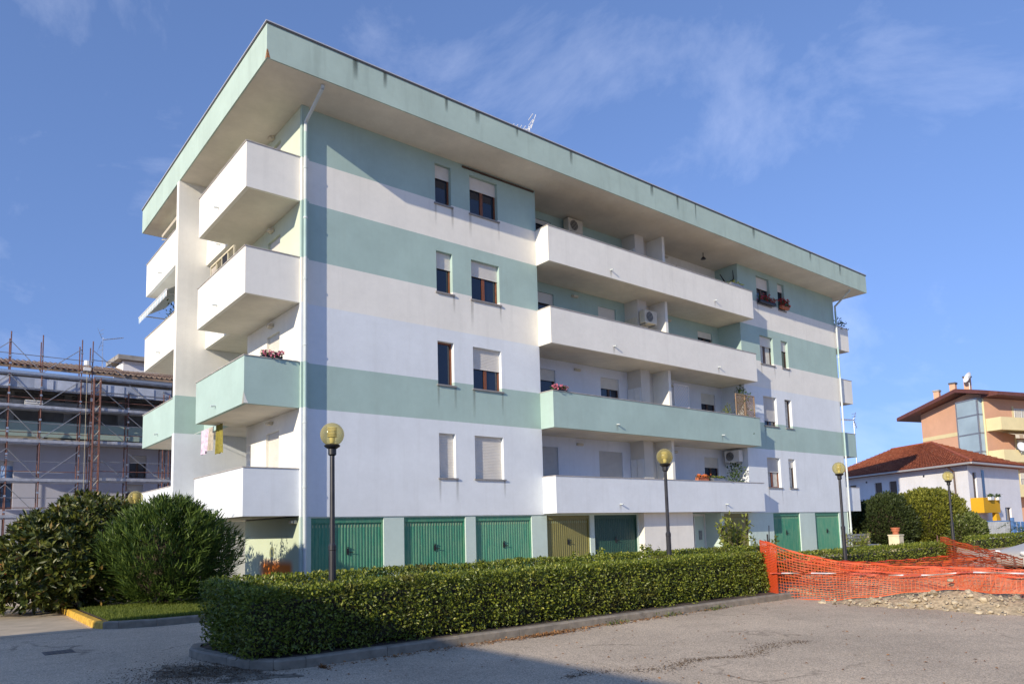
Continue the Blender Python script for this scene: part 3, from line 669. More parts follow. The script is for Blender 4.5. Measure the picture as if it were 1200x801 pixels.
# floor slabs with balconies
def balcony(k, kind):
    b, t = BOTS[k], TOPS[k]; pm = [LILAC, GREEN, CREAM, CREAM][k]
    p = MB(); s = MB(); c = MB()
    e = .004
    if kind == 'front':
        x0, x1, yf = 8.95, 21.88, -.69
        p.box(x0, x1, yf, yf + .11, b, t); p.box(x0, x0 + .11, yf + .11, -.004, b, t); p.box(x1 - .11, x1, yf + .11, -.004, b, t)
        s.box(x0 + .11, x1 - .11, yf + .11, YL - .01, b + e, b + .22)
        c.box(x0 - .02, x1 + .02, yf - .025, yf + .13, t, t + .025); c.box(x0 - .02, x0 + .13, yf + .13, -.004, t, t + .025); c.box(x1 - .13, x1 + .02, yf + .13, -.004, t, t + .025)
        sp = [((12.18, yf, b + .32), (0, -1)), ((18.87, yf, b + .33), (0, -1))]
    elif kind == 'left':
        xo = -1.56
        p.box(xo, -.024, 0, .11, b, t); p.box(xo, xo + .11, .11, 4.40, b, t); p.box(xo + .11, -.65, 4.29, 4.40, b, t); p.box(-.65, -.54, 4.40, 6.725, b, t)
        s.box(xo + .11, -.004, .11, 4.29, b + e, b + .22); s.box(-.54, 1.995, 4.335, 6.725, b + e, b + .22); s.box(-.65, -.004, 4.28, 4.40, b + .006, b + .215)
        c.box(xo - .025, -.03, -.022, .13, t, t + .025); c.box(xo - .025, xo + .13, .13, 4.42, t, t + .025); c.box(xo + .13, -.52, 4.27, 4.42, t, t + .025); c.box(-.675, -.52, 4.42, 6.725, t, t + .025)
        sp = [((xo, 2.40, b + .28), (-1, 0)), ((-.65, 5.2, b + .28), (-1, 0))]
    elif kind == 'rear':
        xo = -1.58
        p.box(xo, xo + .11, 7.005, 11.40, b - .04, t - .06); p.box(xo + .11, 0, 11.29, 11.40, b - .04, t - .06)
        s.box(xo + .11, -.004, 7.005, 11.29, b - .035, b + .18)
        c.box(xo - .025, xo + .13, 7.005, 11.42, t - .06, t - .035); c.box(xo + .13, 0, 11.27, 11.42, t - .06, t - .035)
        sp = [((xo, 9.0, b + .24), (-1, 0))]
    else:
        xo = 32.56
        p.box(31.055, xo, 0, .11, b, t); p.box(xo - .11, xo, .11, 4.4, b, t); p.box(31.025, xo - .11, 4.29, 4.4, b, t)
        s.box(31.025, xo - .11, .11, 4.29, b + e, b + .22); c.box(31.055, xo + .02, -.02, .13, t, t + .025); c.box(xo - .13, xo + .02, .13, 4.4, t, t + .025)
        sp = []
    o = p.build('balcony', pm, bld); s.build('slab', SOFFIT, o); c.build('coping', COPING, o)
    for (q, dr_) in sp:
        m = MB(); d = Vector((dr_[0], dr_[1], -.12)); m.tube(q, Vector(q) + d * .14, .026, 8); m.build('spout', PIPE, o)
for kind in ('front', 'left', 'rear', 'right'):
    for k in range(4): balcony(k, kind)
# wall lights
def wlight(x, y, z, ax):
    m = MB()
    if ax == 'x': m.box(x - .10, x, y - .14, y + .14, z - .05, z + .05); m.box(x - .16, x - .10, y - .10, y + .10, z - .04, z + .035)
    else: m.box(x - .16, x + .16, y - .08, y, z - .05, z + .05); m.box(x - .13, x + .13, y - .13, y - .08, z - .035, z + .035)
    m.build('wall_light', BEIGEP, bld, bevel=.012)
for k in range(4):
    wlight(0, 2.14, HEAD[k] + .24, 'x'); wlight(12.05, YL, HEAD[k] + .16, 'y'); wlight(17.95, YL, HEAD[k] + .14, 'y')
wlight(0, .3, 1.98, 'x')

# roof
m = MB(); m.box(-1.59, 31.8, -1.558, 12.33, ZS, ZT); rf = m.build('roof', FASCIA, bld)
m = MB(); m.box(-1.55, 31.76, -1.52, 12.29, ZS - .006, ZS - .001); m.build('soffit', SOFFIT, rf)
m = MB(); m.box(-1.615, 31.825, -1.583, 12.355, ZT - .035, ZT + .004, 0); m.box(-1.625, 31.835, -1.593, 12.365, ZT + .004, ZT + .035, 1); m.build('flashing', [FLASH, FLASHW], rf)
m = MB(); m.box(5.7, 8.9, -.055, -.004, 13.93, 13.985); m.build('awning_rail', WOODD, bld)

# rain stains and chipped corners
def stain_mat(name, col, amax):
    m, t, b = base_mat(name); b.inputs['Base Color'].default_value = (*col, 1); b.inputs['Roughness'].default_value = .9
    c = t.nodes.new('ShaderNodeTexCoord'); sx = t.nodes.new('ShaderNodeSeparateXYZ'); t.links.new(c.outputs['Generated'], sx.inputs[0])
    def mth(op, a, bb=None):
        q = t.nodes.new('ShaderNodeMath'); q.operation = op; q.use_clamp = True
        for i, v in enumerate((a, bb)):
            if v is None: continue
            if isinstance(v, (int, float)): q.inputs[i].default_value = v
            else: t.links.new(v, q.inputs[i])
        return q.outputs[0]
    w1 = mth('MULTIPLY', mth('SUBTRACT', 1.0, sx.outputs['X']), sx.outputs['X']); w1 = mth('MULTIPLY', w1, 4.0)
    fade = mth('POWER', sx.outputs['Z'], 0.8)
    mp_ = t.nodes.new('ShaderNodeMapping'); mp_.inputs['Scale'].default_value = (14, 14, .8); t.links.new(c.outputs['Object'], mp_.inputs['Vector'])
    n = t.nodes.new('ShaderNodeTexNoise'); n.inputs['Scale'].default_value = 1.0; n.inputs['Detail'].default_value = 4; t.links.new(mp_.outputs['Vector'], n.inputs['Vector'])
    a = mth('MULTIPLY', mth('MULTIPLY', w1, fade), mth('MULTIPLY', n.outputs['Fac'], amax * 2))
    tr = t.nodes.new('ShaderNodeBsdfTransparent'); ms = t.nodes.new('ShaderNodeMixShader'); t.links.new(a, ms.inputs[0]); t.links.new(tr.outputs[0], ms.inputs[1]); t.links.new(b.outputs[0], ms.inputs[2])
    t.links.new(ms.outputs[0], [q for q in t.nodes if q.type == 'OUTPUT_MATERIAL'][0].inputs['Surface']); return m
STD = stain_mat('dark rain streak', (.045, .06, .055), .55); STW = stain_mat('faint rain streak', (.20, .19, .15), .32)
for x, w, h in ((.95, .20, .62), (1.9, .16, .5), (4.05, .14, .45), (5.25, .22, .42), (6.9, .12, .3), (9.4, .16, .5), (13.8, .22, .46), (15.4, .16, .60), (16.6, .1, .75), (20.9, .24, .5), (25.9, .2, .46), (28.9, .22, .6)):
    m = MB(); y = -1.5605; m.face([(x - w / 2, y, ZT - .04 - h), (x + w / 2, y, ZT - .04 - h), (x + w / 2, y, ZT - .04), (x - w / 2, y, ZT - .04)]); m.build('rain_stain', STD, rf)
for k in range(4):
    for x, w, h in ((4.62, .10, .9), (5.28, .12, .7), (6.02, .14, 1.1), (7.24, .10, .8), (23.42, .12, .8), (24.6, .1, .9), (25.95, .1, .6)):
        if random.random() < .75:
            m = MB(); h *= random.uniform(.7, 1.1); z = SILLZ[k] - .046; m.face([(x - w / 2, -.0025, z - h), (x + w / 2, -.0025, z - h), (x + w / 2, -.0025, z), (x - w / 2, -.0025, z)]); m.build('rain_stain', STW, bld)
    for x in (12.18, 18.87):
        m = MB(); z = BOTS[k] + .30; m.face([(x - .07, -.6925, BOTS[k] + .005), (x + .07, -.6925, BOTS[k] + .005), (x + .07, -.6925, z), (x - .07, -.6925, z)]); m.build('rain_stain', STW, bld)
RUSTC = simple('exposed rusty plaster', (.30, .13, .05), .95, var=.4, scale=25)
def chip(pts, mat, par):
    m = MB(); m.face(pts); m.build('chipped_plaster', mat, par)
chip([(-1.588, -1.561, ZS), (-1.50, -1.561, ZS + .01), (-1.53, -1.561, ZS + .10), (-1.56, -1.561, ZS + .22), (-1.588, -1.561, ZS + .24)], RUSTC, rf)
chip([(-1.593, -1.556, ZS), (-1.593, -1.556, ZS + .25), (-1.593, -1.50, ZS + .12), (-1.593, -1.44, ZS + .01)], RUSTC, rf)
chip([(-1.563, .01, BOTS[1]), (-1.563, .01, BOTS[1] + .34), (-1.563, .07, BOTS[1] + .22), (-1.563, .13, BOTS[1] + .05), (-1.563, .16, BOTS[1] + .005)], CONCR, bld)
chip([(-1.56, -.003, BOTS[1] + .004), (-1.44, -.003, BOTS[1] + .01), (-1.50, -.003, BOTS[1] + .12), (-1.555, -.003, BOTS[1] + .30)], CREAM, bld)

# rainwater pipes at the two front corners, painted with the bands behind them
def downpipe(x, xs, y):
    m = MB(); m.path([(xs, -1.33, ZS - .01), (xs, -1.30, ZS - .10), (x, y, 13.50)], .052, 8); m.path([(x, y, 13.52)] + [(x, y, 13.2)], .052, 8)
    for a, b, mm in [(.12, 5.15, 0), (5.15, 6.445, 1), (6.445, 9.475, 0), (9.475, 11.17, 1), (11.17, 12.46, 0), (12.46, 13.22, 1)]: m.tube((x, y, a), (x, y, b), .05, 10, m=mm, caps=False)
    o = m.build('downpipe', [PIPE, PIPEG], bld)
    for z in (1.2, 2.9, 4.7, 6.9, 8.8, 10.6, 12.1):
        q = MB(); q.tube((x, y, z), (x, y, z + .05), .062, 10); q.box(x - .015, x + .015, y, -.09, z, z + .03); q.build('bracket', PIPE, o)
downpipe(.07, .07, -.17); downpipe(30.90, 30.33, -.17)

# ground storey front
VENTM = simple('faded vent edge', (.26, .33, .20), .6)
doors = [(.34, 2.62, DGREEN), (3.31, 5.60, DGREEN), (6.0, 8.42, DGREEN2), (9.12, 11.27, DOLIVE), (11.50, 13.92, DDARK), (19.70, 21.62, DOLIVE), (23.70, 26.12, DGREEN), (27.60, 30.12, DGREEN2)]
mb = MB(); holes = [(a, b, 0, 2.075) for a, b, _ in doors]
wall(mb, TF(.035), (0, 13.98), [(0, ZG + .03, 0)], [h for h in holes if h[1] < 14], .10)
mb.build('garage_wall', PALEG, bld); mb = MB(); wall(mb, TF(.035), (19.62, WD), [(0, ZG + .03, 0)], [h for h in holes if h[0] > 19], .10)
mb.build('garage_wall', PALEG, bld)
mb = MB(); mb.box(13.98, 17.08, -.26, 1.3, 0, ZG + .028); mb.build('wall', CREAM, bld)
for a, b, mt in doors:
    mb = MB(); y = .135; w = b - a; n = max(14, round(w / .105)); 
    mb.box(a, b, y - .05, y + .03, 1.93, 2.075); mb.box(a, a + .05, y - .045, y + .03, 0, 1.93); mb.box(b - .05, b, y - .045, y + .03, 0, 1.93)
    st = (w - .1) / n
    for q in range(n):
        x0 = a + .05 + q * st; yy = [y, y - .013, y - .013, y]; xx = [x0, x0 + st * .18, x0 + st * .62, x0 + st * .80]
        for j in range(3): mb.face([(xx[j], yy[j], .04), (xx[j + 1], yy[j + 1], .04), (xx[j + 1], yy[j + 1], 1.93), (xx[j], yy[j], 1.93)])
        mb.face([(xx[3], y, .04), (x0 + st, y, .04), (x0 + st, y, 1.93), (xx[3], y, 1.93)])
    o = mb.build('garage_door', mt, bld)
    vs = MB()
    for q in range(n):
        x0 = a + .05 + q * st + st * .22; vs.box(x0, x0 + st * .3, y - .0155, y - .0135, 1.80, 1.88)
    vs.build('vent_slots', VENTM if mt is not DDARK else DDARK, o)['kind'] = 'stuff'
    h = MB(); c = (a + b) / 2; h.box(c - .035, c + .035, y - .045, y - .022, 1.02, 1.20); h.tube((c, y - .06, 1.10), (c + .16, y - .07, 1.085), .012, 6); h.lathe([(0, 0), (.03, 0), (.03, .02), (0, .02)], (c, y - .05, 1.22), 8); h.build('handle', BLACK, o)
# entrance between the cream wall block and the last olive door
ent = MB(); ent.box(17.08, 19.62, .92, .98, 0, ZG + .03); ent.box(19.45, 19.70, .02, .95, 0, ZG + .025); ent.face([(17.08, -.2, ZG + .01), (19.62, -.2, ZG + .01), (19.62, 1.0, ZG + .01), (17.08, 1.0, ZG + .01)])
en = ent.build('entrance', PALEG, bld)
m = MB(); m.box(17.12, 17.35, .2, .26, 0, 2.05); m.build('door_edge', simple('brown door leaf', (.05, .028, .02), .5), en)
m = MB()
for x in (17.40, 17.95, 18.62, 19.40): m.box(x, x + .05, .86, .93, 0, 2.1)
m.box(17.45, 19.40, .865, .925, 2.0, 2.1); m.build('door_frame', WHITE, en)
m = MB(); m.face([(17.45, .90, .02), (17.95, .90, .02), (17.95, .90, 2.0), (17.45, .90, 2.0)]); m.face([(18.0, .90, .02), (18.62, .90, .02), (18.62, .90, 2.0), (18.0, .90, 2.0)]); m.build('door_glass', simple('entrance glass', (.05, .10, .10), .08, spec=.7), en)
m = MB(); m.box(19.0, 19.2, .885, .918, .95, 1.35); m.box(19.03, 19.17, .882, .886, 1.0, 1.12); m.build('intercom', GREYM, en)

# ------------------------------------------------------------------ street lamps
def make_lamp(loc, label, h=3.07, group='globe lamps'):
    t = thing('street_lamp', label, 'street lamp', (0, 0, 0), group)
    m = MB(); m.lathe([(.0, 0), (.11, 0), (.11, .02), (.056, .05), (.052, 1.35), (.057, 1.36), (.057, 1.42), (.038, 1.46), (.035, h - .30)], n=12); m.build('pole', LAMPOST, t, smooth=False)
    m = MB(); m.lathe([(.040, h - .32), (.06, h - .30), (.06, h - .22), (.11, h - .185), (.12, h - .165), (.10, h - .15), (0, h - .15)], n=14); m.build('collar', BLACK, t)
    m = MB(); R = .176; m.lathe([(max(.0005, R * math.sin(a)), h - R * math.cos(a)) for a in [math.pi * (.17 + .83 * i / 16) for i in range(17)]], n=28); gl = m.build('globe', GLOBE, t, smooth=True)
    m = MB()
    for q in range(7): m.lathe([(.058, h - .03 + q * .022), (.078, h - .036 + q * .022), (.058, h - .022 + q * .022)], n=16)
    m.lathe([(0.0, h - .13), (.035, h - .13), (.045, h - .03), (0, h - .03)], n=10); m.build('louvre', simple('lamp louvre', (.75, .68, .42), .4), gl)
    t.location = loc
    return t
lamp0 = make_lamp((-3.35, -9.2, .02), 'globe lamp post in the hedge in front of the leftmost green garage door')
dup_tree(lamp0, (4.36, -9.2, .02), 'globe lamp post in front of the cream wall panel and the balconies')
dup_tree(lamp0, (12.0, -9.2, .02), 'globe lamp post standing at the far right corner of the green block')
dup_tree(lamp0, (19.72, -9.2, .0), 'slim globe lamp post in front of the yellow green clipped bush')
dup_tree(lamp0, (-3.93, .85, -.42), 'globe lamp barely showing over the tops of the two left bushes')

# ------------------------------------------------------------------ hedges
hedge('near clipped hedge with dense small leaves, running along the kerb of the car park', -4.98, 6.35, -10.30, -9.55, .10, .925, 2500, .052)
hedge('short clipped hedge end closing the gap between near and second hedge, beside the dark mud', -4.98, -4.2, -9.62, -8.85, .10, .955, 2300, .052)
hedge('second clipped hedge behind the near one, in front of the garage doors', -4.95, 8.6, -8.95, -8.35, .10, .995, 1500, .055, sprigs=((2.0, -8.7, .22, 4), (2.5, -8.7, .16, 3), (2.9, -8.7, .2, 3), (4.2, -8.7, .28, 9), (4.5, -8.7, .16, 4), (.6, -8.7, .12, 4), (-.3, -8.7, .10, 5), (7.3, -8.7, .2, 5)))
hedge('low sunlit clipped hedge behind the orange net, left of the raised net corner', 8.7, 20.3, -9.1, -8.3, .05, .74, 850, .065)
hedge('far clipped hedge behind the silver car, in front of the grey metal fence', 33.0, 52.0, -5.6, -4.8, -.05, .62, 240, .11)

# ------------------------------------------------------------------ bushes and trees
def shrub_parts(t, c, rad, n_stem, stem_r=.02, h0=.0):
    m = MB()
    for k in range(n_stem):
        a = 2 * math.pi * k / n_stem + random.uniform(-.3, .3); r = random.uniform(.5, .85)
        b = (c[0] + .12 * math.cos(a), c[1] + .12 * math.sin(a), c[2]); e = (c[0] + rad[0] * r * math.cos(a) * .7, c[1] + rad[1] * r * math.sin(a) * .7, c[2] + rad[2] * random.uniform(.5, .85))
        mid = ((b[0] * .6 + e[0] * .4), (b[1] * .6 + e[1] * .4), b[2] + (e[2] - b[2]) * .55)
        m.tube(b, mid, stem_r, 6, stem_r * .75); m.tube(mid, e, stem_r * .75, 6, stem_r * .35)
    m.build('stem', BARK, t)

# oleander: fans of long narrow leaves at the shoot ends
ob = thing('oleander_bush', 'broad rounded bush with narrow willow like leaves, standing on the grass', 'bush', (-3.55, -.75, .10))
oc = np.array([-3.55, -.75, .10]); shrub_parts(ob, oc, (1.35, 1.4, 2.1), 14, .025)
ns = 3400
hh = rng.random(ns) ** .85; an = rng.uniform(0, 2 * math.pi, ns)
prof = np.interp(hh, [0, .12, .35, .6, .8, .93, 1.0], [.62, .80, 1.0, .96, .74, .46, .12])
rr = (1 - .42 * rng.random(ns) ** 1.7) * (1 + .12 * np.sin(3 * an + 4 * hh) + .11 * np.sin(7 * an - 6 * hh + 1) + rng.normal(0, .05, ns))
Pt = np.stack([oc[0] + np.cos(an) * prof * rr * 1.50, oc[1] + np.sin(an) * prof * rr * 1.45, oc[2] + .10 + hh * 2.28 * (1 + .05 * np.sin(5 * an))], 1)
dd = unit(np.stack([np.cos(an) * .75, np.sin(an) * .75, .25 + hh * 1.0], 1))
tops = []
for a in range(26):                               # long upright shoots that break the outline
    an_ = rng.uniform(0, 6.28); r_ = rng.uniform(.1, 1.1); b = oc + np.array([r_ * math.cos(an_), r_ * math.sin(an_), 2.30 - .55 * r_ + rng.uniform(0, .16)]); tops += [b + np.array([0, 0, .05 * q]) for q in range(4)]
Pt = np.concatenate([Pt, np.array(tops)]); dd = np.concatenate([dd, unit(np.tile([0, 0, 1.0], (len(tops), 1)) + rng.normal(0, .25, (len(tops), 3)))])
rep = 7
Pq = np.repeat(Pt, rep, 0) - np.repeat(dd, rep, 0) * rng.uniform(0, .22, (len(Pt) * rep, 1))
dq = unit(np.repeat(dd, rep, 0) * .95 + rnd_dirs(len(Pq)) * .62)
V, F = leaf_cloud(Pq, dq, rnd_dirs(len(Pq)) + np.array([0, 0, 1.2]), rng.uniform(.13, .27, len(Pq)), .027, .15)
np_mesh('foliage', V, F, OLEAF, ob)['kind'] = 'stuff'

# magnolia like bush: whorls of big glossy leaves
mbsh = thing('evergreen_bush', 'large dark bush with big glossy leaves in whorls, at the left edge', 'bush', (-5.6, 1.0, .0))
def whorl_bush(t, lobes, nw, ln, wd, mat, per=8):
    parts = []
    for (c, r, n) in lobes:
        c = np.array(c); d0 = rnd_dirs(n); d0[:, 2] = d0[:, 2] * .9 + .12; d0 = unit(d0)
        rr = 1 - .35 * rng.random(n) ** 2
        P = c + d0 * np.array(r) * (rr * (1 + .12 * lump(d0 * 2, 2.0, c[0])))[:, None]
        P = P[P[:, 2] > .12]; dd = unit(unit(P - c) + rnd_dirs(len(P)) * .35 + np.array([0, 0, .25]))
        k = np.repeat(np.arange(len(P)), per); m = len(k)
        sp = rng.uniform(.45, 1.15, (m, 1))
        ld = unit(dd[k] * .7 + rnd_dirs(m) * sp)
        parts.append(leaf_cloud(P[k] - dd[k] * rng.uniform(0, .07, (m, 1)), ld, dd[k] + rnd_dirs(m) * .4, ln * rng.uniform(.65, 1.2, m), wd * rng.uniform(.8, 1.15, m), .18))
    V, F = merge(parts); return np_mesh('foliage', V, F, mat, t)
whorl_bush(mbsh, [((-5.55, .6, 1.15), (1.25, 1.35, 1.0), 520), ((-6.15, .3, .62), (.95, 1.0, .62), 360), ((-4.9, 1.5, 1.70), (1.15, 1.2, 1.10), 520), ((-4.55, 2.6, 1.95), (1.1, 1.2, .90), 300), ((-5.2, .1, .75), (1.1, 1.0, .75), 360), ((-6.9, 1.2, .5), (.6, .8, .5), 90), ((-5.9, .9, 1.5), (.8, .9, .75), 260)], 0, .20, .066, MLEAF)['kind'] = 'stuff'
shrub_parts(mbsh, (-5.6, 1.0, 0), (1.6, 1.6, 2.2), 12, .04)
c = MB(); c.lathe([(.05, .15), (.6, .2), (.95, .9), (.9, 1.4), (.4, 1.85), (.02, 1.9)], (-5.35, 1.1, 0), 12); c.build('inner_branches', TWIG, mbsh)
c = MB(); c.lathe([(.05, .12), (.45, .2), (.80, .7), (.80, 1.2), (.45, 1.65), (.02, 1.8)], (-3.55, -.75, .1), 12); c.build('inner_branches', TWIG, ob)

def conifer(name, label, cat, base, rx, rz, zc, mat, n, ln, seed, lobes=0, cone=0.0, group=None):
    t = thing(name, label, cat, base, group); b = np.array(base)
    m = MB(); m.tube(b, b + np.array([0, 0, zc * 1.2]), .10, 7, .04); m.build('trunk', BARK, t)
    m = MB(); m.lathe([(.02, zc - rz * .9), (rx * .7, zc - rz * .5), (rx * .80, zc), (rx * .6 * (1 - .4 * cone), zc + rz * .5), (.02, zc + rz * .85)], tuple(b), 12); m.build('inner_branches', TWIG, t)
    d0 = rnd_dirs(n); rr = 1 - .22 * rng.random(n) ** 1.6
    sh = 1 + .10 * lump(d0 * 3, 2.2, seed) + .06 * lump(d0 * 9, 2.0, seed)
    P = d0 * (rr * sh)[:, None]
    P[:, 0:2] *= (1 - cone * np.clip(P[:, 2:3], 0, 1) * .55)
    P = b + P * np.array([rx, rx, rz]) + np.array([0, 0, zc]); P = P[P[:, 2] > b[2] + .05]
    dd = unit(unit(P - (b + np.array([0, 0, zc * .7]))) + rnd_dirs(len(P)) * .7 + np.array([0, 0, .4]))
    V, F = leaf_cloud(P, dd, rnd_dirs(len(P)), ln * rng.uniform(.6, 1.3, len(P)), ln * .5, .2)
    np_mesh('crown', V, F, mat, t)['kind'] = 'stuff'
    return t
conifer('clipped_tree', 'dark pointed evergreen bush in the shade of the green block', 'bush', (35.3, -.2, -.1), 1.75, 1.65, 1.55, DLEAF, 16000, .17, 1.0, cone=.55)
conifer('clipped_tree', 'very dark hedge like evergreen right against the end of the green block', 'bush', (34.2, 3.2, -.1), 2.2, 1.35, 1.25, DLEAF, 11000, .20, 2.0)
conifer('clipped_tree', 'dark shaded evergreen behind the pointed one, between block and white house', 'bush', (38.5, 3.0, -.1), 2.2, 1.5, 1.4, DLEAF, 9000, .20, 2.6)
conifer('clipped_tree', 'large rounded yellow green clipped bush behind the lamp post', 'bush', (37.1, -1.7, -.1), 2.0, 1.75, 1.65, CLEAF, 26000, .15, 3.0)
conifer('clipped_tree', 'small yellow green bush tucked between the dark and the large rounded bush', 'bush', (36.3, -.8, -.1), 1.1, 1.35, 1.2, CLEAF, 8000, .14, 5.0)
conifer('flowering_bush', 'loose dark bush dotted with pale flowers beside the grey fence', 'bush', (37.1, -3.35, -.2), 1.2, 1.1, 1.05, SLEAF, 11000, .16, 4.0)

def loose_shrub(name, label, base, h, w, n, mat, ln, cat='shrub'):
    t = thing(name, label, cat, base); b = np.array(base); m = MB(); pts = []; drs = []
    for k in range(n):
        a = rng.uniform(0, 6.28); e = b + np.array([w * rng.uniform(.2, 1) * math.cos(a), w * rng.uniform(.2, 1) * math.sin(a), h * rng.uniform(.6, 1.0)])
        m.tube(b, e, .012, 5, .004)
        q = 26; tt = rng.uniform(.25, 1, q)[:, None]; pp = b + (e - b) * tt + rng.normal(0, .035, (q, 3)); pts.append(pp); drs.append(unit(rnd_dirs(q) + unit((e - b)[None, :]) * .6))
    m.build('stem', BARK, t)
    P = np.concatenate(pts); D = np.concatenate(drs); V, F = leaf_cloud(P, D, rnd_dirs(len(P)) + np.array([0, 0, 1]), ln * rng.uniform(.6, 1.2, len(P)), ln * .42, .15)
    np_mesh('foliage', V, F, mat, t)['kind'] = 'stuff'
    return t
loose_shrub('leafy_shrub', 'bright yellow green leafy shrub behind the right end of the hedge', (8.9, -7.75, .1), 1.75, .55, 34, YLEAF, .15)
loose_shrub('leafy_shrub', 'thin sprig with pale leaves just behind the corner post of the net', (8.1, -9.2, .1), 1.35, .35, 9, SLEAF, .13)
loose_shrub('leafy_shrub', 'wispy green shrub poking over the low hedge beside the bench', (22.5, -4.6, 0), 1.25, .75, 22, YLEAF, .12)
loose_shrub('leafy_shrub', 'upright dark shrub between the oleander and the end wall with orange paint', (-2.25, .75, .10), 2.2, .85, 46, OLEAF, .15)

# bench, urn on a block
bn = thing('park_bench', 'grey plank bench behind the low hedge, near the terracotta urn', 'bench', (26.2, -2.9, 0))
for k in range(3):
    m = MB(); z = .62 + k * .13; m.box(24.9, 27.55, -2.72 + k * .03, -2.68 + k * .03, z, z + .105); m.build('back_plank', GREYM, bn)
for k in range(3): m = MB(); m.box(24.9, 27.55, -3.2 + k * .16, -3.06 + k * .16, .44, .48); m.build('seat_plank', GREYM, bn)
for x in (25.1, 27.3): m = MB(); m.box(x, x + .08, -3.2, -2.72, 0, .44); m.box(x, x + .08, -2.77, -2.70, .44, 1.0); m.build('leg', CONC, bn)
pl = thing('stone_pedestal', 'cream stone block carrying the terracotta urn', 'pedestal', (28.4, -3.55, 0))
m = MB(); m.box(28.15, 28.65, -3.8, -3.3, 0, .84); m.box(28.12, 28.68, -3.83, -3.27, .84, .90); m.build('block', CREAMST, pl, bevel=.02)
ur = thing('terracotta_urn', 'squat terracotta urn on the cream block', 'urn', (28.4, -3.55, .90))
m = MB(); m.lathe([(0, .90), (.15, .90), (.15, .94), (.11, .98), (.17, 1.06), (.19, 1.13), (.18, 1.17), (.21, 1.18), (.21, 1.23), (.17, 1.23), (.16, 1.15), (0, 1.14)], (28.4, -3.55, 0), 18); m.build('bowl', TERRA, ur, smooth=True)

# ------------------------------------------------------------------ orange safety nets round the dug up strip
def lerp_poly(pts, n):
    pts = np.array(pts, float); s = np.concatenate([[0], np.cumsum(np.linalg.norm(np.diff(pts[:, :2], axis=0), axis=1))]); t = np.linspace(0, s[-1], n)
    return np.stack([np.interp(t, s, pts[:, i]) for i in range(pts.shape[1])], 1), s[-1]
def net_panel(parent, pts, cell=.05, strand=.017, rows=None, wob=.03, mat=None, bands=(0, ), name='netting', lean=0.0, seed=0.0):
    """pts: (x, y, z_bottom, z_top); a grid of thin strands, every strand a flat ribbon"""
    A, L = lerp_poly(pts, 2); nc = int(L / cell) + 1; A, L = lerp_poly(pts, nc)
    hmax = (A[:, 3] - A[:, 2]).max(); nr = rows or int(hmax / cell) + 1
    tg = np.gradient(A[:, :2], axis=0); tg /= np.linalg.norm(tg, axis=1, keepdims=True); nm = np.stack([-tg[:, 1], tg[:, 0]], 1)
    r = np.linspace(0, 1, nr)
    Z = A[:, 2][:, None] * (1 - r) + A[:, 3][:, None] * r
    u = np.linspace(0, L, nc)[:, None]
    off = wob * (np.sin(u * 2.3 + r * 3 + seed) + .6 * np.sin(u * 5.1 + 2 * r + seed * 2) + .5 * np.sin(u * 9.7 - 4 * r)) + lean * (1 - r)
    X = A[:, 0][:, None] + nm[:, 0][:, None] * off; Y = A[:, 1][:, None] + nm[:, 1][:, None] * off
    Z = Z + .012 * np.sin(u * 7 + r * 5)
    G = np.stack([X, Y, Z], 2)
    V = []; F = []; o = 0
    up_ = np.zeros_like(G); up_[:, :, 2] = 1
    for j in range(nr):                      # horizontal strands
        w = strand * (2.0 if j in (0, nr - 1) else 1.0)
        a = G[:, j] - [0, 0, w / 2]; b = G[:, j] + [0, 0, w / 2]
        V.append(np.concatenate([a, b])); i = np.arange(nc - 1)[:, None]; F.append(np.concatenate([i, i + 1, i + nc + 1, i + nc], 1) + o); o += 2 * nc
    for i0 in range(nc):                     # vertical strands
        t = np.array([tg[i0, 0], tg[i0, 1], 0]) * strand * .40
        a = G[i0] - t; b = G[i0] + t
        V.append(np.concatenate([a, b])); i = np.arange(nr - 1)[:, None]; F.append(np.concatenate([i, i + 1, i + nr + 1, i + nr], 1) + o); o += 2 * nr
    ob_ = np_mesh(name, np.concatenate(V), np.concatenate(F), mat or NETM, parent); ob_['kind'] = 'stuff'
    return ob_
def sheet_net(parent, x0, x1, y0, y1, fz, cell=.07, strand=.03, mat=None):
    """net lying loosely over the ground"""
    nx = int((x1 - x0) / cell); ny = int((y1 - y0) / cell); X, Y = np.meshgrid(np.linspace(x0, x1, nx), np.linspace(y0, y1, ny), indexing='ij'); Z = fz(X, Y); G = np.stack([X, Y, Z], 2)
    V = []; F = []; o = 0
    for j in range(ny):
        a = G[:, j] - [0, strand / 2, 0]; b = G[:, j] + [0, strand / 2, 0.004]; V.append(np.concatenate([a, b])); i = np.arange(nx - 1)[:, None]; F.append(np.concatenate([i, i + 1, i + nx + 1, i + nx], 1) + o); o += 2 * nx
    for k in range(nx):
        a = G[k] - [strand / 2, 0, 0]; b = G[k] + [strand / 2, 0, .004]; V.append(np.concatenate([a, b])); i = np.arange(ny - 1)[:, None]; F.append(np.concatenate([i, i + 1, i + ny + 1, i + ny], 1) + o); o += 2 * ny
    o_ = np_mesh('netting', np.concatenate(V), np.concatenate(F), mat or NETM, parent); o_['kind'] = 'stuff'
    return o_

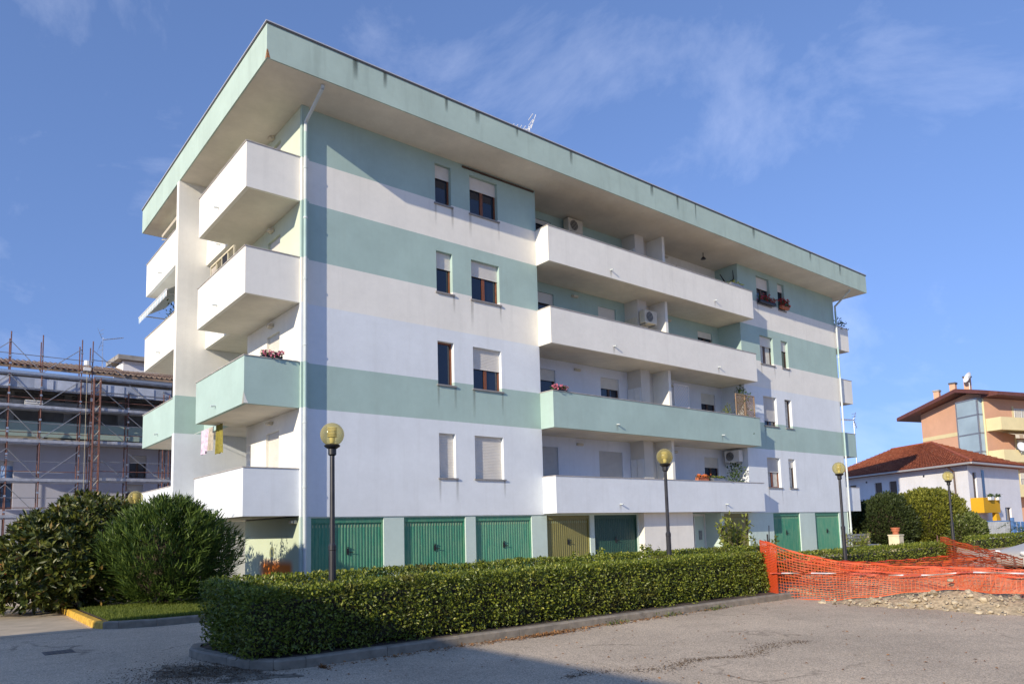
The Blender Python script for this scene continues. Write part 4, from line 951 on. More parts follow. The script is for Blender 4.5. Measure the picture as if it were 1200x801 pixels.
nA = thing('safety_net', 'orange net tied to a post at the hedge end and sagging to the right', 'safety net', (6.35, -10.3, 0))
m = MB(); m.tube((6.45, -10.28, 0), (6.42, -10.28, 1.36), .018, 6); m.tube((6.55, -10.20, 0), (6.70, -10.16, 1.55), .010, 5); m.build('post', BLACK, nA)
nearp = [(6.36, -10.22, .0, 1.25), (6.22, -10.45, -.0, 1.16), (6.25, -10.8, .0, 1.04), (6.28, -11.2, .0, .93), (6.30, -11.7, .02, .82), (6.35, -12.4, .12, .74), (6.42, -13.2, .24, .71), (6.5, -13.75, .32, .71), (6.55, -14.5, .30, .70), (6.7, -15.2, .28, .66), (7.0, -17.0, .2, .62)]
net_panel(nA, nearp, .072, .0115, wob=.05)
net_panel(nA, [(6.38, -10.16, 0.0, 1.24), (6.26, -10.46, 0.0, 1.17), (6.22, -10.60, .0, 1.10)], .036, .020, wob=.05, mat=NETR, seed=1.3)
net_panel(nA, [(6.24, -10.5, 1.02, 1.16), (6.26, -10.9, .86, 1.01), (6.28, -11.3, .76, .91), (6.3, -11.8, .66, .80), (6.34, -12.4, .62, .745), (6.4, -13.2, .60, .712), (6.5, -14.2, .6, .71), (7.0, -17, .5, .62)], .06, .011, wob=.05, mat=NETR, seed=.6)
nB = thing('safety_net', 'crumpled orange net lying over the dug soil behind the sagging front net', 'safety net', (9, -11.5, 0))
soilz = lambda X, Y: .10 + .20 * np.exp(-((X - 8.4) / 1.6) ** 2) * (.6 + .4 * np.sin(Y * 1.3)) + .10 * np.sin(X * 1.9 + Y * .7) * np.sin(Y * 2.1) + .05 * np.sin(X * 5 + Y * 3.3)
sheet_net(nB, 6.9, 12.5, -16.5, -9.7, lambda X, Y: soilz(X, Y) + .16 + .07 * np.sin(X * 3.1 + np.sin(Y * 2)) + .05 * np.sin(Y * 6.1 + X * 2), .14, .016)
nC = thing('safety_net', 'orange net strung along the low sunlit hedge at the back of the works', 'safety net', (13, -9.5, 0))
net_panel(nC, [(7.6, -9.42, .1, .72), (8.4, -9.42, .1, .66), (10, -9.45, .1, .60), (13, -9.5, .06, .42), (16, -9.5, .05, .38), (19.3, -9.35, .05, .36)], .09, .018, wob=.07, mat=NETR, seed=2.0)
net_panel(nC, [(7.2, -10.3, .1, .78), (9.5, -10.5, .1, .55), (13, -10.6, .06, .40), (17, -10.6, .05, .36), (20, -11.2, .05, .36)], .10, .018, wob=.10, seed=3.0)
nD = thing('safety_net', 'high corner of orange net hung on a stake right of the low hedge', 'safety net', (19.8, -8.7, 0))
m = MB(); m.tube((19.82, -8.66, 0), (19.80, -8.66, 1.02), .022, 6); m.build('post', RUSTP, nD)
net_panel(nD, [(19.75, -8.75, .0, .97), (18.7, -9.6, .0, .84), (17.66, -10.48, .0, .71), (15.4, -11.6, .0, .67), (13.05, -12.8, .0, .65), (10.0, -14.0, .1, .70)], .085, .019, wob=.03, mat=NETM, seed=4.0)
net_panel(nD, [(19.7, -8.95, .36, .50), (18.7, -9.8, .30, .43), (17.6, -10.6, .26, .38), (15.0, -11.9, .28, .38)], .05, .022, wob=.03, mat=NETR, seed=4.0)
net_panel(nD, [(19.72, -8.8, .80, .97), (18.7, -9.65, .69, .84), (17.6, -10.55, .57, .71), (13.0, -12.85, .54, .65)], .05, .018, wob=.03, mat=NETR, seed=4.0)

# red and white barrier tape strung along the front net
tp = thing('barrier_tape', 'red and white barrier tape hanging along the front orange net', 'barrier tape', (6.2, -12.5, .55))
tpts, L = lerp_poly([(6.16, -10.45, .53), (6.18, -10.9, .545), (6.2, -11.5, .56), (6.22, -12.3, .575), (6.25, -12.9, .56), (6.32, -13.6, .58), (6.42, -14.2, .645), (6.5, -14.8, .64), (6.7, -15.6, .62)], 120)
segs = [(0, 6, 'r'), (6, 15, 'w'), (15, 21, 'r'), (21, 33, 'w'), (33, 56, 'r'), (56, 62, 'w'), (62, 69, 'r'), (69, 82, 'w'), (82, 88, 'r'), (88, 105, 'w'), (105, 119, 'r')]
for a, b, cc in segs:
    m = MB(); w = .011
    for q in range(a, b):
        p, e = tpts[q], tpts[q + 1]; tw = .02 * math.sin(q * .31); tw2 = .02 * math.sin((q + 1) * .31)
        m.face([(p[0] - tw, p[1], p[2] - w), (e[0] - tw2, e[1], e[2] - w), (e[0] + tw2, e[1], e[2] + w), (p[0] + tw, p[1], p[2] + w)])
    m.build('tape_band', TAPEW if cc == 'w' else TAPER, tp)

# soil and rubble
xs = np.linspace(6.45, 13.0, 150); ys = np.linspace(-18, -9.35, 90); X, Y = np.meshgrid(xs, ys, indexing='ij')
edge = np.minimum(1, np.minimum((X - 6.45) / .8, (13.0 - X) / 1.0)) * np.minimum(1, (-9.35 - Y) / .3)
Z = soilz(X, Y) * edge + rng.normal(0, .018, X.shape) * edge - .01
idx = np.arange(150 * 90).reshape(150, 90); F = np.stack([idx[:-1, :-1], idx[1:, :-1], idx[1:, 1:], idx[:-1, 1:]], 2).reshape(-1, 4)
struct(np_mesh('soil', np.stack([X, Y, Z], 2).reshape(-1, 3), F, DIRTM, smooth=False))
def rock_mesh(r):
    bm = bmesh.new(); bmesh.ops.create_icosphere(bm, subdivisions=1, radius=1)
    for v in bm.verts: v.co *= random.uniform(.65, 1.1)
    for v in bm.verts: v.co.x *= r; v.co.y *= r * random.uniform(.7, .9); v.co.z *= r * .62
    me = bpy.data.meshes.new('stone'); bm.to_mesh(me); bm.free(); me.materials.append(ROCK); return me
RM = [rock_mesh(.10) for _ in range(7)]
rh = thing('rubble_heap', 'low heap of pale broken stones and soil spilling out under the orange net', 'rubble', (6.1, -13.4, 0))
ys = np.linspace(-11.7, -17.0, 70); prof = np.linspace(-.1, 1.0, 10)
hz = lambda y: .02 + .27 * np.exp(-((y + 13.9) / .75) ** 2) + .20 * np.exp(-((y + 15.6) / 1.2) ** 2) + .10 * np.exp(-((y + 12.6) / .6) ** 2)
Yh, Ph = np.meshgrid(ys, prof, indexing='ij'); Xh = 5.80 + Ph * .95 + .10 * np.sin(Yh * 3.1) + (-.0 - .03 * (Yh + 12)); Zh = hz(Yh) * np.clip(np.sin(np.clip(Ph, 0, 1) * 1.75), 0, 1) + rng.normal(0, .018, Yh.shape) - .012
idx = np.arange(700).reshape(70, 10); F = np.stack([idx[:-1, :-1], idx[1:, :-1], idx[1:, 1:], idx[:-1, 1:]], 2).reshape(-1, 4)
np_mesh('loose_soil', np.stack([Xh, Yh, Zh], 2).reshape(-1, 3), F, simple('pale sandy soil', (.42, .335, .215), .95, var=.45, scale=14, bump=.8), rh)['kind'] = 'stuff'
for k in range(270):
    y = random.uniform(-11.6, -16.6); p = random.random() ** 1.3; x = 5.76 + p * .85 + .10 * math.sin(y * 3.1) - .03 * (y + 12)
    z = float(hz(np.array(y))) * max(0, math.sin(p * 1.75)) + .01
    o = bpy.data.objects.new('stone', random.choice(RM)); COL.objects.link(o); o.parent = rh; s = random.choice((.2, .25, .3, .35, .4, .5, .75)) * random.uniform(.8, 1.2)
    o.location = (x - 6.1, y + 13.4, z); o.scale = (s, s, s); o.rotation_euler = (random.uniform(-.4, .4), random.uniform(-.4, .4), random.uniform(0, 6.28))
    ORG[o.name] = (0, 0, 0)
st = bpy.data.objects.new('rubble_stone', rock_mesh(.07)); COL.objects.link(st); st.location = (6.28, -13.95, .50)
tag(st, 'pale broken brick caught in the front orange net', 'stone')

# silver car behind the works, only its nose in the frame
def car(loc, rot):
    t = thing('parked_car', 'silver car behind the orange net, only the bonnet in view', 'car', loc); t.rotation_euler = (0, 0, rot); ORG[t.name] = (0, 0, 0)
    sec = [(-.02, .28, .50, .62), (.15, .22, .66, .76), (.75, .20, .80, .84), (1.25, .20, .90, .86), (1.95, .22, 1.42, .66), (3.1, .22, 1.46, .66), (3.75, .24, 1.05, .80), (4.1, .28, .95, .76), (4.2, .32, .7, .7)]
    V = []; 
    for x, zb, zt, w in sec:
        zm = min(zt - .02, .92); hw = .86 if .1 < x < 4.15 else .72
        V += [(x, -hw * .95, zb), (x, -hw, (zb + zm) / 2), (x, -hw * .97, zm - .06), (x, -w, zt - .04), (x, -w * .55, zt), (x, w * .55, zt), (x, w, zt - .04), (x, hw * .97, zm - .06), (x, hw, (zb + zm) / 2), (x, hw * .95, zb)]
    m = MB(); m.v = V; n = 10
    for i in range(len(sec) - 1):
        for j in range(n): m.f.append((i * n + j, i * n + (j + 1) % n, (i + 1) * n + (j + 1) % n, (i + 1) * n + j)); m.m.append(0)
    m.f.append(tuple(range(n))[::-1]); m.m.append(0); m.f.append(tuple((len(sec) - 1) * n + k for k in range(n))); m.m.append(0)
    b = m.build('body', CARP, t, smooth=True)
    sub = b.modifiers.new('round', 'SUBSURF'); sub.levels = 2; sub.render_levels = 2
    for x in (.78, 3.35):
        for s in (-1, 1):
            w = MB(); w.tube((x, s * .70, .31), (x, s * .87, .31), .31, 20); wo_ = w.build('wheel', RUBBER, t); r_ = MB(); r_.tube((x, s * .862, .31), (x, s * .885, .31), .19, 14); r_.build('rim', ALU, wo_)
    for s in (-1, 1):
        h = MB(); h.lathe([(0, -.06), (.10, -.05), (.13, 0), (.10, .05), (0, .06)], (.10, s * .58, .62), 12); h.build('headlight', WHITE, t)
        gsd = MB(); gsd.face([(1.5, s * .855, .93), (3.5, s * .85, .93), (3.1, s * .70, 1.36), (2.0, s * .70, 1.36)]); gsd.build('side_window', GLASS, t)
    return t
car((15.15, -12.15, 0), math.radians(-38))

# ------------------------------------------------------------------ things on the balconies
def ac_unit(label, loc, face='y', parts_mat=None):
    t = thing('air_conditioner', label, 'air conditioner', (0, 0, 0), 'air conditioners on the balconies'); M_ = parts_mat or BEIGEP
    m = MB(); m.box(-.40, .40, -.15, .15, 0, .55); m.build('casing', M_, t, bevel=.02)
    m = MB(); m.lathe([(0, 0), (.19, 0), (.21, .012), (.0, .012)], (0, 0, 0), 20); m.v = [(x - .10, -.152 - z, y + .275) for x, y, z in m.v]; fn = m.build('fan_grille', BLACK, t)
    m = MB()
    for k in range(7): m.box(-.29, .09, -.170, -.165, .10 + k * .055, .112 + k * .055)
    m.build('guard_bars', M_, fn)
    for x in (-.3, .3): m = MB(); m.box(x - .02, x + .02, -.17, .28, -.05, -.012); m.build('bracket', GREYM, t)
    t.location = loc
    if face == 'x': t.rotation_euler = (0, 0, -math.pi / 2)
    return t
ac_unit('dark looking air conditioner under the roof on the top balcony', (11.85, .95, 13.42), parts_mat=BEIGEP)
ac_unit('beige air conditioner on the white shaft of the third floor balcony', (15.45, .28, 10.10))
ac_unit('air conditioner above a leafy plant on the lowest balcony, right end', (21.58, .62, 4.50), 'x', WHITE)

def flower_box(label, x0, x1, y, z, petals, n=60, h=.16, bh=.13, cat='flower box', box=TERRA, group='flower boxes on the block'):
    t = thing('flower_box', label, cat, ((x0 + x1) / 2, y, z), group); m = MB()
    m.box(x0, x1, y - .08, y + .08, z, z + bh); m.build('box', box, t)
    k = n * 3; P = np.stack([rng.uniform(x0, x1, k), y + rng.normal(0, .07, k), z + bh - .03 + rng.uniform(0, h * .8, k)], 1); V, F = leaf_cloud(P, rnd_dirs(k) + np.array([0, -.2, .3]), rnd_dirs(k), .08, .05); np_mesh('leaves', V, F, PLEAF, t)['kind'] = 'stuff'
    P = np.stack([rng.uniform(x0 - .03, x1 + .03, n), y - .04 + rng.normal(0, .08, n), z + bh - .02 + rng.uniform(0, h, n)], 1); pp = np.repeat(P, 4, 0); V, F = leaf_cloud(pp, rnd_dirs(len(pp)) + np.array([0, -.3, .2]), rnd_dirs(len(pp)), .06, .05); np_mesh('blossoms', V, F, petals, t)['kind'] = 'stuff'
    return t
flower_box('pink geraniums on the coping of the green balcony at the left end', -1.08, -.52, .06, 6.47, PINK, 45, bh=.05, box=BLACK)
flower_box('pink and white flowers at the left tip of the long green balcony', 8.98, 9.62, -.63, 6.47, PINK, 60, bh=.05, box=BLACK)
flower_box('orange flowers on the lowest long balcony, left of the leafy plant', 17.0, 17.75, -.62, 3.455, ORANGEP, 34, .14)
flower_box('small row of yellowish plants on the lowest long balcony near its right end', 18.05, 18.95, -.62, 3.455, YLEAF, 22, .12, box=GREYM)
flower_box('long dark box of red flowers under the top right wide window', 23.32, 24.75, -.15, 12.40, RED, 70, .30, box=BLACK)
flower_box('round bunch of red flowers hanging under the top right narrow window', 25.25, 25.95, -.17, 12.42, RED, 85, .38, box=TERRA)
flower_box('low green plants at the right tip of the top long balcony', 20.2, 21.2, -.62, 12.50, YLEAF, 22, .10, box=GREYM)

def pot_plant(label, base, h, w, n, mat, ln, pot=True):
    t = thing('potted_plant', label, 'potted plant', base, 'potted plants on the balconies'); b = np.array(base)
    m = MB(); m.lathe([(0, 0), (.11, 0), (.15, .24), (.16, .25), (.13, .25), (0, .22)], tuple(b), 12); m.build('pot', TERRA, t)
    P = b + np.array([0, 0, .25]) + np.abs(rng.random((n, 1))) * np.array([0, 0, h]) + rng.normal(0, 1, (n, 3)) * np.array([w, w * .7, .05]); V, F = leaf_cloud(P, rnd_dirs(n) + np.array([0, 0, .2]), rnd_dirs(n), ln * rng.uniform(.6, 1.2, n), ln * .5); np_mesh('leaves', V, F, mat, t)['kind'] = 'stuff'
    return t
pot_plant('bushy dark plant below the air conditioner on the lowest balcony', (20.95, .1, 2.37), 1.75, .22, 420, PLEAF, .14)
pot_plant('tall plant rising behind the brown trellis on the green balcony', (21.2, -.25, 5.37), 2.3, .20, 380, PLEAF, .13)
pot_plant('small plant left of the brown trellis on the green balcony', (19.95, -.3, 5.37), 1.35, .14, 160, YLEAF, .12)
pot_plant('dark plant standing on the topmost balcony at the far right end', (31.9, .25, 12.1), .62, .26, 170, PLEAF, .13)
pot_plant('small leafy plant on the shaded rear top left balcony', (-1.2, 8.2, 9.3), .55, .2, 150, PLEAF, .12)

def trellis(label, x0, x1, y, z0, z1, mat, panels=1, step=.12):
    t = thing('trellis', label, 'trellis', ((x0 + x1) / 2, y, z0)); 
    for q in range(panels):
        a = x0 + (x1 - x0) * q / panels + .01; b = x0 + (x1 - x0) * (q + 1) / panels - .01
        f = MB(); f.box(a, a + .045, y - .02, y + .02, z0, z1); f.box(b - .045, b, y - .02, y + .02, z0, z1); f.box(a + .045, b - .045, y - .02, y + .02, z1 - .045, z1); f.box(a + .045, b - .045, y - .02, y + .02, z0, z0 + .045)
        fr = f.build('frame', mat, t); l = MB(); w = b - a - .09; h = z1 - z0 - .09; n = int((w + h) / step)
        for k in range(1, n):
            s = k * (w + h) / n
            for sg in (0, 1):
                p = (min(s, w), max(0, s - w)); r_ = (max(0, s - h), min(s, h))
                if sg: p = (w - p[0], p[1]); r_ = (w - r_[0], r_[1])
                A = Vector((a + .045 + p[0], y + .006 * sg, z0 + .045 + p[1])); B = Vector((a + .045 + r_[0], y + .006 * sg, z0 + .045 + r_[1]))
                d = (B - A).normalized(); pn = Vector((-d.z, 0, d.x)) * .02
                l.face([A - pn, B - pn, B + pn, A + pn])
        lo = l.build('lattice', mat, fr); lo['kind'] = 'stuff'
trellis('brown wooden trellis panels at the right end of the green balcony', 20.3, 21.82, -.50, 6.48, 7.5, LATT, 2)
trellis('white lattice panel beside the divider on the green balcony', 17.05, 18.1, .40, 5.4, 7.75, LATTW, 1, .16)

# laundry, railing, awning on the left end
ln_ = thing('laundry_line', 'washing line with a pale sheet, beige cloth and olive cloth under the green balcony', 'laundry', (-1.0, 5.0, 5.1))
m = MB(); m.tube((-.98, 3.4, 5.135), (-.98, 6.6, 5.135), .008, 5); m.build('line', WHITE, ln_)
for y0, y1, z0, mt in ((5.30, 5.88, 4.34, CLOTHW), (5.02, 5.26, 4.42, CLOTHW), (4.48, 4.96, 4.40, CLOTHG), (3.62, 4.30, 4.22, CLOTHO)):
    m = MB(); n = 10
    for q in range(n):
        ya, yb = y0 + (y1 - y0) * q / n, y0 + (y1 - y0) * (q + 1) / n; f = lambda y: .035 * math.sin((y - y0) * 42) + .02 * math.sin(y * 17)
        for r_ in range(4):
            za, zb = 5.14 + (z0 - 5.14) * r_ / 4, 5.14 + (z0 - 5.14) * (r_ + 1) / 4
            m.face([(-.98 - f(ya) * (.3 + r_ * .25), ya, za), (-.98 - f(yb) * (.3 + r_ * .25), yb, za), (-.98 - f(yb) * (.55 + r_ * .25), yb, zb + .015 * math.sin(q * 2)), (-.98 - f(ya) * (.55 + r_ * .25), ya, zb + .015 * math.sin(q * 2 - 2))])
    m.build('cloth', mt, ln_, smooth=True)
rl = thing('clothes_rack', 'metal drying rack standing on the second balcony from the top at the left end', 'drying rack', (-1.2, 3.2, 8.4))
m = MB()
for y in (1.9, 2.45, 3.0, 3.55, 4.1): m.box(-1.26, -1.22, y, y + .04, 8.39, 10.15)
m.box(-1.27, -1.21, 1.9, 4.14, 10.15, 10.2); m.box(-1.265, -1.215, 1.9, 4.14, 9.80, 9.83); m.build('frame', CREAMST, rl)
m = MB(); m.box(-1.255, -1.235, 2.5, 2.98, 9.3, 10.15); m.build('hanging_cloth', DARKIN, rl); m = MB(); m.box(-1.255, -1.235, 3.62, 4.05, 9.3, 10.1); m.build('hanging_cloth', CLOTHG, rl)
aw = thing('awning', 'striped awning with a scalloped edge over the third floor rear balcony', 'awning', (-1.6, 9, 10.1))
m = MB(); n = 22
for q in range(n):
    ya, yb = 7.05 + 4.2 * q / n, 7.05 + 4.2 * (q + 1) / n
    m.face([(-.9, ya, 10.75), (-.9, yb, 10.75), (-1.85, yb, 10.18), (-1.85, ya, 10.18)], q % 2); m.face([(-1.85, ya, 10.18), (-1.85, yb, 10.18), (-1.85, yb - .03, 9.98), (-1.85, (ya + yb) / 2, 9.93), (-1.85, ya + .03, 9.98)], q % 2)
m.build('canvas', [simple('pale canvas', (.66, .68, .68), .85), simple('pale blue canvas', (.50, .60, .64), .85)], aw)
m = MB(); m.tube((-1.85, 7.05, 10.19), (-1.85, 11.25, 10.19), .025, 6); m.build('front_bar', WHITE, aw)
for y in (7.5, 10.8): m = MB(); m.tube((-.05, y, 10.2), (-1.83, y, 10.17), .02, 6); m.build('arm', WHITE, aw)
aw2 = thing('awning', 'rolled up beige awning with folding arms under the roof at the rear left corner', 'awning', (-1.2, 9, 13.6))
m = MB(); m.tube((-1.0, 7.3, 13.72), (-1.0, 11.3, 13.72), .09, 8); m.build('roll', BEIGEP, aw2)
for y in (7.8, 10.6): m = MB(); m.tube((-1.0, y, 13.7), (-.3, y + .35, 13.62), .025, 6); m.tube((-.3, y + .35, 13.62), (-1.05, y + .8, 13.6), .025, 6); m.build('arm', BEIGEP, aw2)

# ornaments on the top right loggia
hn = thing('wall_bracket', 'black forked bracket above the right end of the top balcony', 'wall bracket', (21.75, .45, 13.0))
m = MB(); m.tube((21.6, .42, 12.55), (21.6, .42, 12.95), .05, 6, .06); m.tube((21.6, .40, 12.92), (21.2, .55, 13.55), .045, 6, .02); m.tube((21.6, .44, 12.92), (21.78, .2, 13.35), .045, 6, .03); m.tube((21.78, .2, 13.35), (21.62, .12, 13.72), .03, 6, .015); m.build('fork', BLACK, hn)
cl = thing('ceiling_lamp', 'small dark lamp hanging from the roof over the top right balcony', 'lamp', (19.3, .1, 14.0))
m = MB(); m.tube((19.3, .1, 14.045), (19.3, .1, 13.85), .02, 6); m.build('stem', BLACK, cl); m = MB(); m.lathe([(.03, .12), (.12, .02), (.12, 0), (0, 0)], (19.3, .1, 13.74), 12); m.build('shade', BLACK, cl)
for lab, x, z in (('heart shaped dark wall plaque high on the top right loggia wall', 17.75, 13.42), ('peaked dark wall plaque right of the heart shaped one', 18.75, 13.38)):
    t = thing('wall_plaque', lab, 'plaque', (x, YL - .03, z)); m = MB()
    if x < 18: m.prism([(0, 0), (.16, .2), (.14, .32), (.05, .32), (0, .27), (-.05, .32), (-.14, .32), (-.16, .2)], 0, .04)
    else: m.prism([(-.14, 0), (.14, 0), (.14, .2), (0, .4), (-.14, .2)], 0, .04)
    m.v = [(x + a, YL - .002 - c_, z - .1 + b) for a, b, c_ in m.v]; m.build('plate', simple('bronze', (.16, .13, .09), .5, metal=.3), t)

# roof aerial
def yagi(label, base, top, boom_dir, boom, n, tilt=0, mast_r=.03, el=.32, mat=None, et=.013):
    t = thing('tv_aerial', label, 'aerial', base); mat = mat or ALU; b = Vector(base); d = Vector(boom_dir).normalized(); sd = Vector((-d.y, d.x, 0)).normalized()
    m = MB(); m.tube(b, b + Vector((0, 0, top)), mast_r, 6); m.build('mast', mat, t)
    o = b + Vector((0, 0, top - .15)); e = o + d * boom; m = MB(); m.tube(o, e, .025, 5)
    for k in range(n): p = o.lerp(e, (k + .5) / n); m.tube(p - sd * el, p + sd * el, et, 4)
    m.build('boom', mat, t)
    m = MB()
    for s in (-1, 1):
        q = o - d * .08
        for k in range(3): m.tube(q + Vector((0, 0, s * .08)) + d * (-.0), q + Vector((0, 0, s * (.25 + .25 * k))) - d * .12 * k + sd * .0, et, 4)
        m.tube(q + Vector((0, 0, s * .6)) - sd * .25, q + Vector((0, 0, s * .6)) + sd * .25, et, 4); m.tube(q + Vector((0, 0, s * .35)) - sd * .25, q + Vector((0, 0, s * .35)) + sd * .25, et, 4)
    m.build('reflector', mat, t)
    return t
yagi('spiky aerial standing on the flat roof of the green block', (11.45, 3.0, ZT), 3.75, (-1, .35, 0), 1.4, 8, mast_r=.035, el=.24, mat=WHITE, et=.017)

# ------------------------------------------------------------------ building under scaffold, behind on the left
sb = thing('scaffolded_building', 'grey three storey building wrapped in scaffolding, behind the left bushes', 'building', (0, 26.2, 0))
SX0, SX1 = -8.5, 14.0; YW = 26.2
hol = []
for k in range(8):
    x = -7.2 + k * 2.6
    hol += [(x, x + 2.25, 7.86, 9.5)]
hol += [(-5.6, -4.5, 4.95 - 1.6, 4.95 + .9), (.75, 1.65, 3.3, 4.75), (.9, 1.8, 5.1, 6.4), (4.0, 5.0, 3.3, 4.7)]
mb = MB(); wall(mb, TF(YW), (SX0, SX1), [(0, 6.9, 0), (6.9, 10.6, 1)], hol, .3)
mb.face([(SX0, YW, 0), (SX0, YW, 10.6), (SX0, 36, 10.6), (SX0, 36, 0)]); mb.face([(SX1, YW, 0), (SX1, 36, 0), (SX1, 36, 10.6), (SX1, YW, 10.6)])
mb.build('wall', [FARWALL, CONCR], sb)
for h_ in hol[8:]: window(sb, TF(YW), *h_, .3, 2, WOODD, None, SHUTD, sill=False, depth=.3)
m = MB(); m.face([(SX0, YW + .9, 6.9), (SX1, YW + .9, 6.9), (SX1, YW + .9, 10.6), (SX0, YW + .9, 10.6)]); m.build('recess_wall', CONCR, sb)
for z0, z1, yo, mt in ((7.05, 7.85, 1.05, FARGREEN), (8.75, 8.95, .9, CONCR), (6.75, 6.95, 1.1, CONCR), (9.55, 9.75, .9, CONCR)):
    m = MB(); m.box(SX0, SX1, YW - yo, YW - yo + .15 if z1 - z0 > .5 else YW - .003, z0, z1); m.build('balcony_parapet' if z1 - z0 > .5 else 'floor_slab', mt, sb)
m = MB(); m.hexa([(SX0 - .3, 25.1, 10.55), (SX1, 25.1, 10.62), (SX1, 31, 12.45), (SX0 - .3, 31, 11.95), (SX0 - .3, 25.1, 10.68), (SX1, 25.1, 10.75), (SX1, 31, 12.6), (SX0 - .3, 31, 12.08)]); rfb = m.build('roof', TILEB, sb)
V = []; F = []; o = 0
nx = 84
for i in range(nx):                                    # ribs of curved tiles running up the slope
    x = SX0 - .25 + (SX1 - SX0) * i / nx
    for j in range(12):
        a0, a1 = j / 12, (j + 1) / 12; f = lambda a, x_: (x_, 25.05 + 5.9 * a, 10.70 + .0031 * (x_ - SX0) + a * (1.40 + .021 * (x_ - SX0) * .9))
        p = f(a0, x); q = f(a1, x); w = .085
        V += [(p[0] - w, p[1], p[2]), (p[0], p[1], p[2] + .085), (p[0] + w, p[1], p[2]), (q[0] - w, q[1], q[2]), (q[0], q[1], q[2] + .055), (q[0] + w, q[1], q[2])]; F += [(o, o + 1, o + 4, o + 3), (o + 1, o + 2, o + 5, o + 4)]; o += 6
np_mesh('tile_ribs', V, F, TILEB, rfb)['kind'] = 'stuff'
m = MB(); m.box(.9, 4.2, 28.6, 31.5, 11.3, 12.35); m.hexa([(.55, 28.2, 12.35), (4.6, 28.2, 12.35), (4.6, 32, 12.6), (.55, 32, 12.6), (.55, 28.2, 12.62), (4.6, 28.2, 12.62), (4.6, 32, 12.87), (.55, 32, 12.87)], 1); m.build('dormer', [HOUSEW, CONCR], sb)

sc = thing('scaffold', 'rust red tube scaffold with grey decks standing in front of the grey building', 'scaffold', (0, 24.8, 0))
fr_x = [-6.6, -4.98, -3.62, -1.86, -1.36, .42, 2.2, 2.5, 2.8, 4.4, 6.2]
for i, x in enumerate(fr_x):
    for y in (24.35, 25.15):
        top = 12.25 if x < -1 else 9.7
        m = MB(); m.tube((x + .03 * math.sin(i), y, 0), (x, y, top - (.2 if y > 25 else 0)), .028, 6); m.build('standard', RUSTP, sc)
    for z in (2.85, 4.68, 6.65, 8.43, 10.13):
        if z > 9 and x > -1: continue
        m = MB(); m.tube((x, 24.35, z - .06), (x, 25.15, z - .06), .024, 5); m.build('transom', RUSTP, sc)
        for q in range(3):
            if random.random() < .7: m = MB(); zz = z + random.uniform(.2, 1.4); m.box(x - .05, x + .05, 24.30, 24.41, zz, zz + .09); m.build('coupler', ALU, sc)
secs = [(-8.3, -1.4, 0.0), (-1.3, 2.6, .10), (2.6, 6.4, .05)]
for z in (2.85, 4.68, 6.65, 8.43, 10.13):
    for a, b, dz in secs:
        if z > 9 and a > 2: continue
        for k in range(2):
            m = MB(); y0 = 24.38 + k * .39; m.box(a, b, y0, y0 + .36, z + dz - .06, z + dz); m.build('deck', DECKM if (k == 0 or z < 9) else PLANKM, sc)
        m = MB(); m.box(a, b, 24.30, 24.325, z + dz, z + dz + .14); m.build('toe_board', DECKM if z < 9.9 else ALU, sc)
        for hgt in (.5, 1.0): m = MB(); m.tube((a, 24.37, z + dz + hgt), (b, 24.37, z + dz + hgt), .02, 5); m.build('guard_rail', RUSTP if hgt < .8 else GREYM, sc)
for z in (2.95, 4.75, 6.75, 8.5, 10.2):
    for i, (a, b) in enumerate(((-6.6, -4.98), (-4.98, -3.62), (-3.62, -1.86), (-1.36, .42), (.42, 2.2))):
        if z > 10 and a > -1: continue
        fl = (i + int(z)) % 2 if a < -1.4 else 1
        m = MB(); m.tube((a, 24.33, z + (1.55 if fl else .05)), (b, 24.33, z + (.05 if fl else 1.55)), .02, 5); m.build('brace', GREYM, sc)
m = MB(); m.box(-8.3, 2.6, 24.42, 24.44, 9.36, 9.98); m.build('debris_sheet', TARP, sc)
for k, x in enumerate((-8.0, -5.7, -3.9, -2.9, -.6, .9)):
    m = MB(); m.box(x, x + .8, 24.39, 24.415, 9.40, 9.94); m.build('sheet_panel', simple('panel %d' % k, (.42, .46, .54), .5, var=.15, scale=2), sc)
# things lying on the decks
for lab, x, z, w, h, mt in (('white bundle stacked on the upper scaffold deck', -3.9, 8.44, .75, .42, WHITE), ('blue drum standing on the low scaffold deck at the left edge', -4.9, 4.69, .5, .75, simple('blue drum', (.10, .17, .30), .4))):
    t = thing('bundle' if w > .6 else 'drum', lab, 'bundle' if w > .6 else 'drum', (x, 24.75, z)); m = MB()
    if w > .6:
        for q in range(4): m.box(x - w / 2, x + w / 2, 24.5, 25.05, z + .02 + q * h / 4, z + h / 4 * (q + .85))
        m.build('layers', mt, t)
    else: m.lathe([(0, 0), (w / 2, 0), (w / 2, h * .3), (w / 2 + .015, h * .32), (w / 2, h * .34), (w / 2, h * .66), (w / 2 + .015, h * .68), (w / 2, h * .7), (w / 2, h), (0, h)], (x, 24.75, z), 16); m.build('shell', mt, t)
t = thing('pulley_winch', 'white pulley winch clamped to the top of the scaffold poles', 'winch', (-1.6, 24.3, 10.9)); m = MB(); m.lathe([(0, -.14), (.16, -.12), (.16, .12), (0, .14)], (-1.62, 24.25, 11.0), 10); m.box(-1.78, -1.46, 24.2, 24.4, 10.6, 10.78); m.build('drum', WHITE, t)
m = MB(); m.tube((-1.62, 24.25, 10.6), (-1.62, 24.25, 3.2), .012, 4); m.build('rope', CREAMST, t)
yagi('thin aerial on the tiled roof above the scaffold', (-.15, 29.0, 11.6), 2.1, (1, .2, .3), 1.2, 9, el=.2)
tower = thing('ladder_tower', 'rust red lattice hoist tower bound to the scaffold poles', 'hoist', (-1.2, 24.1, 0))
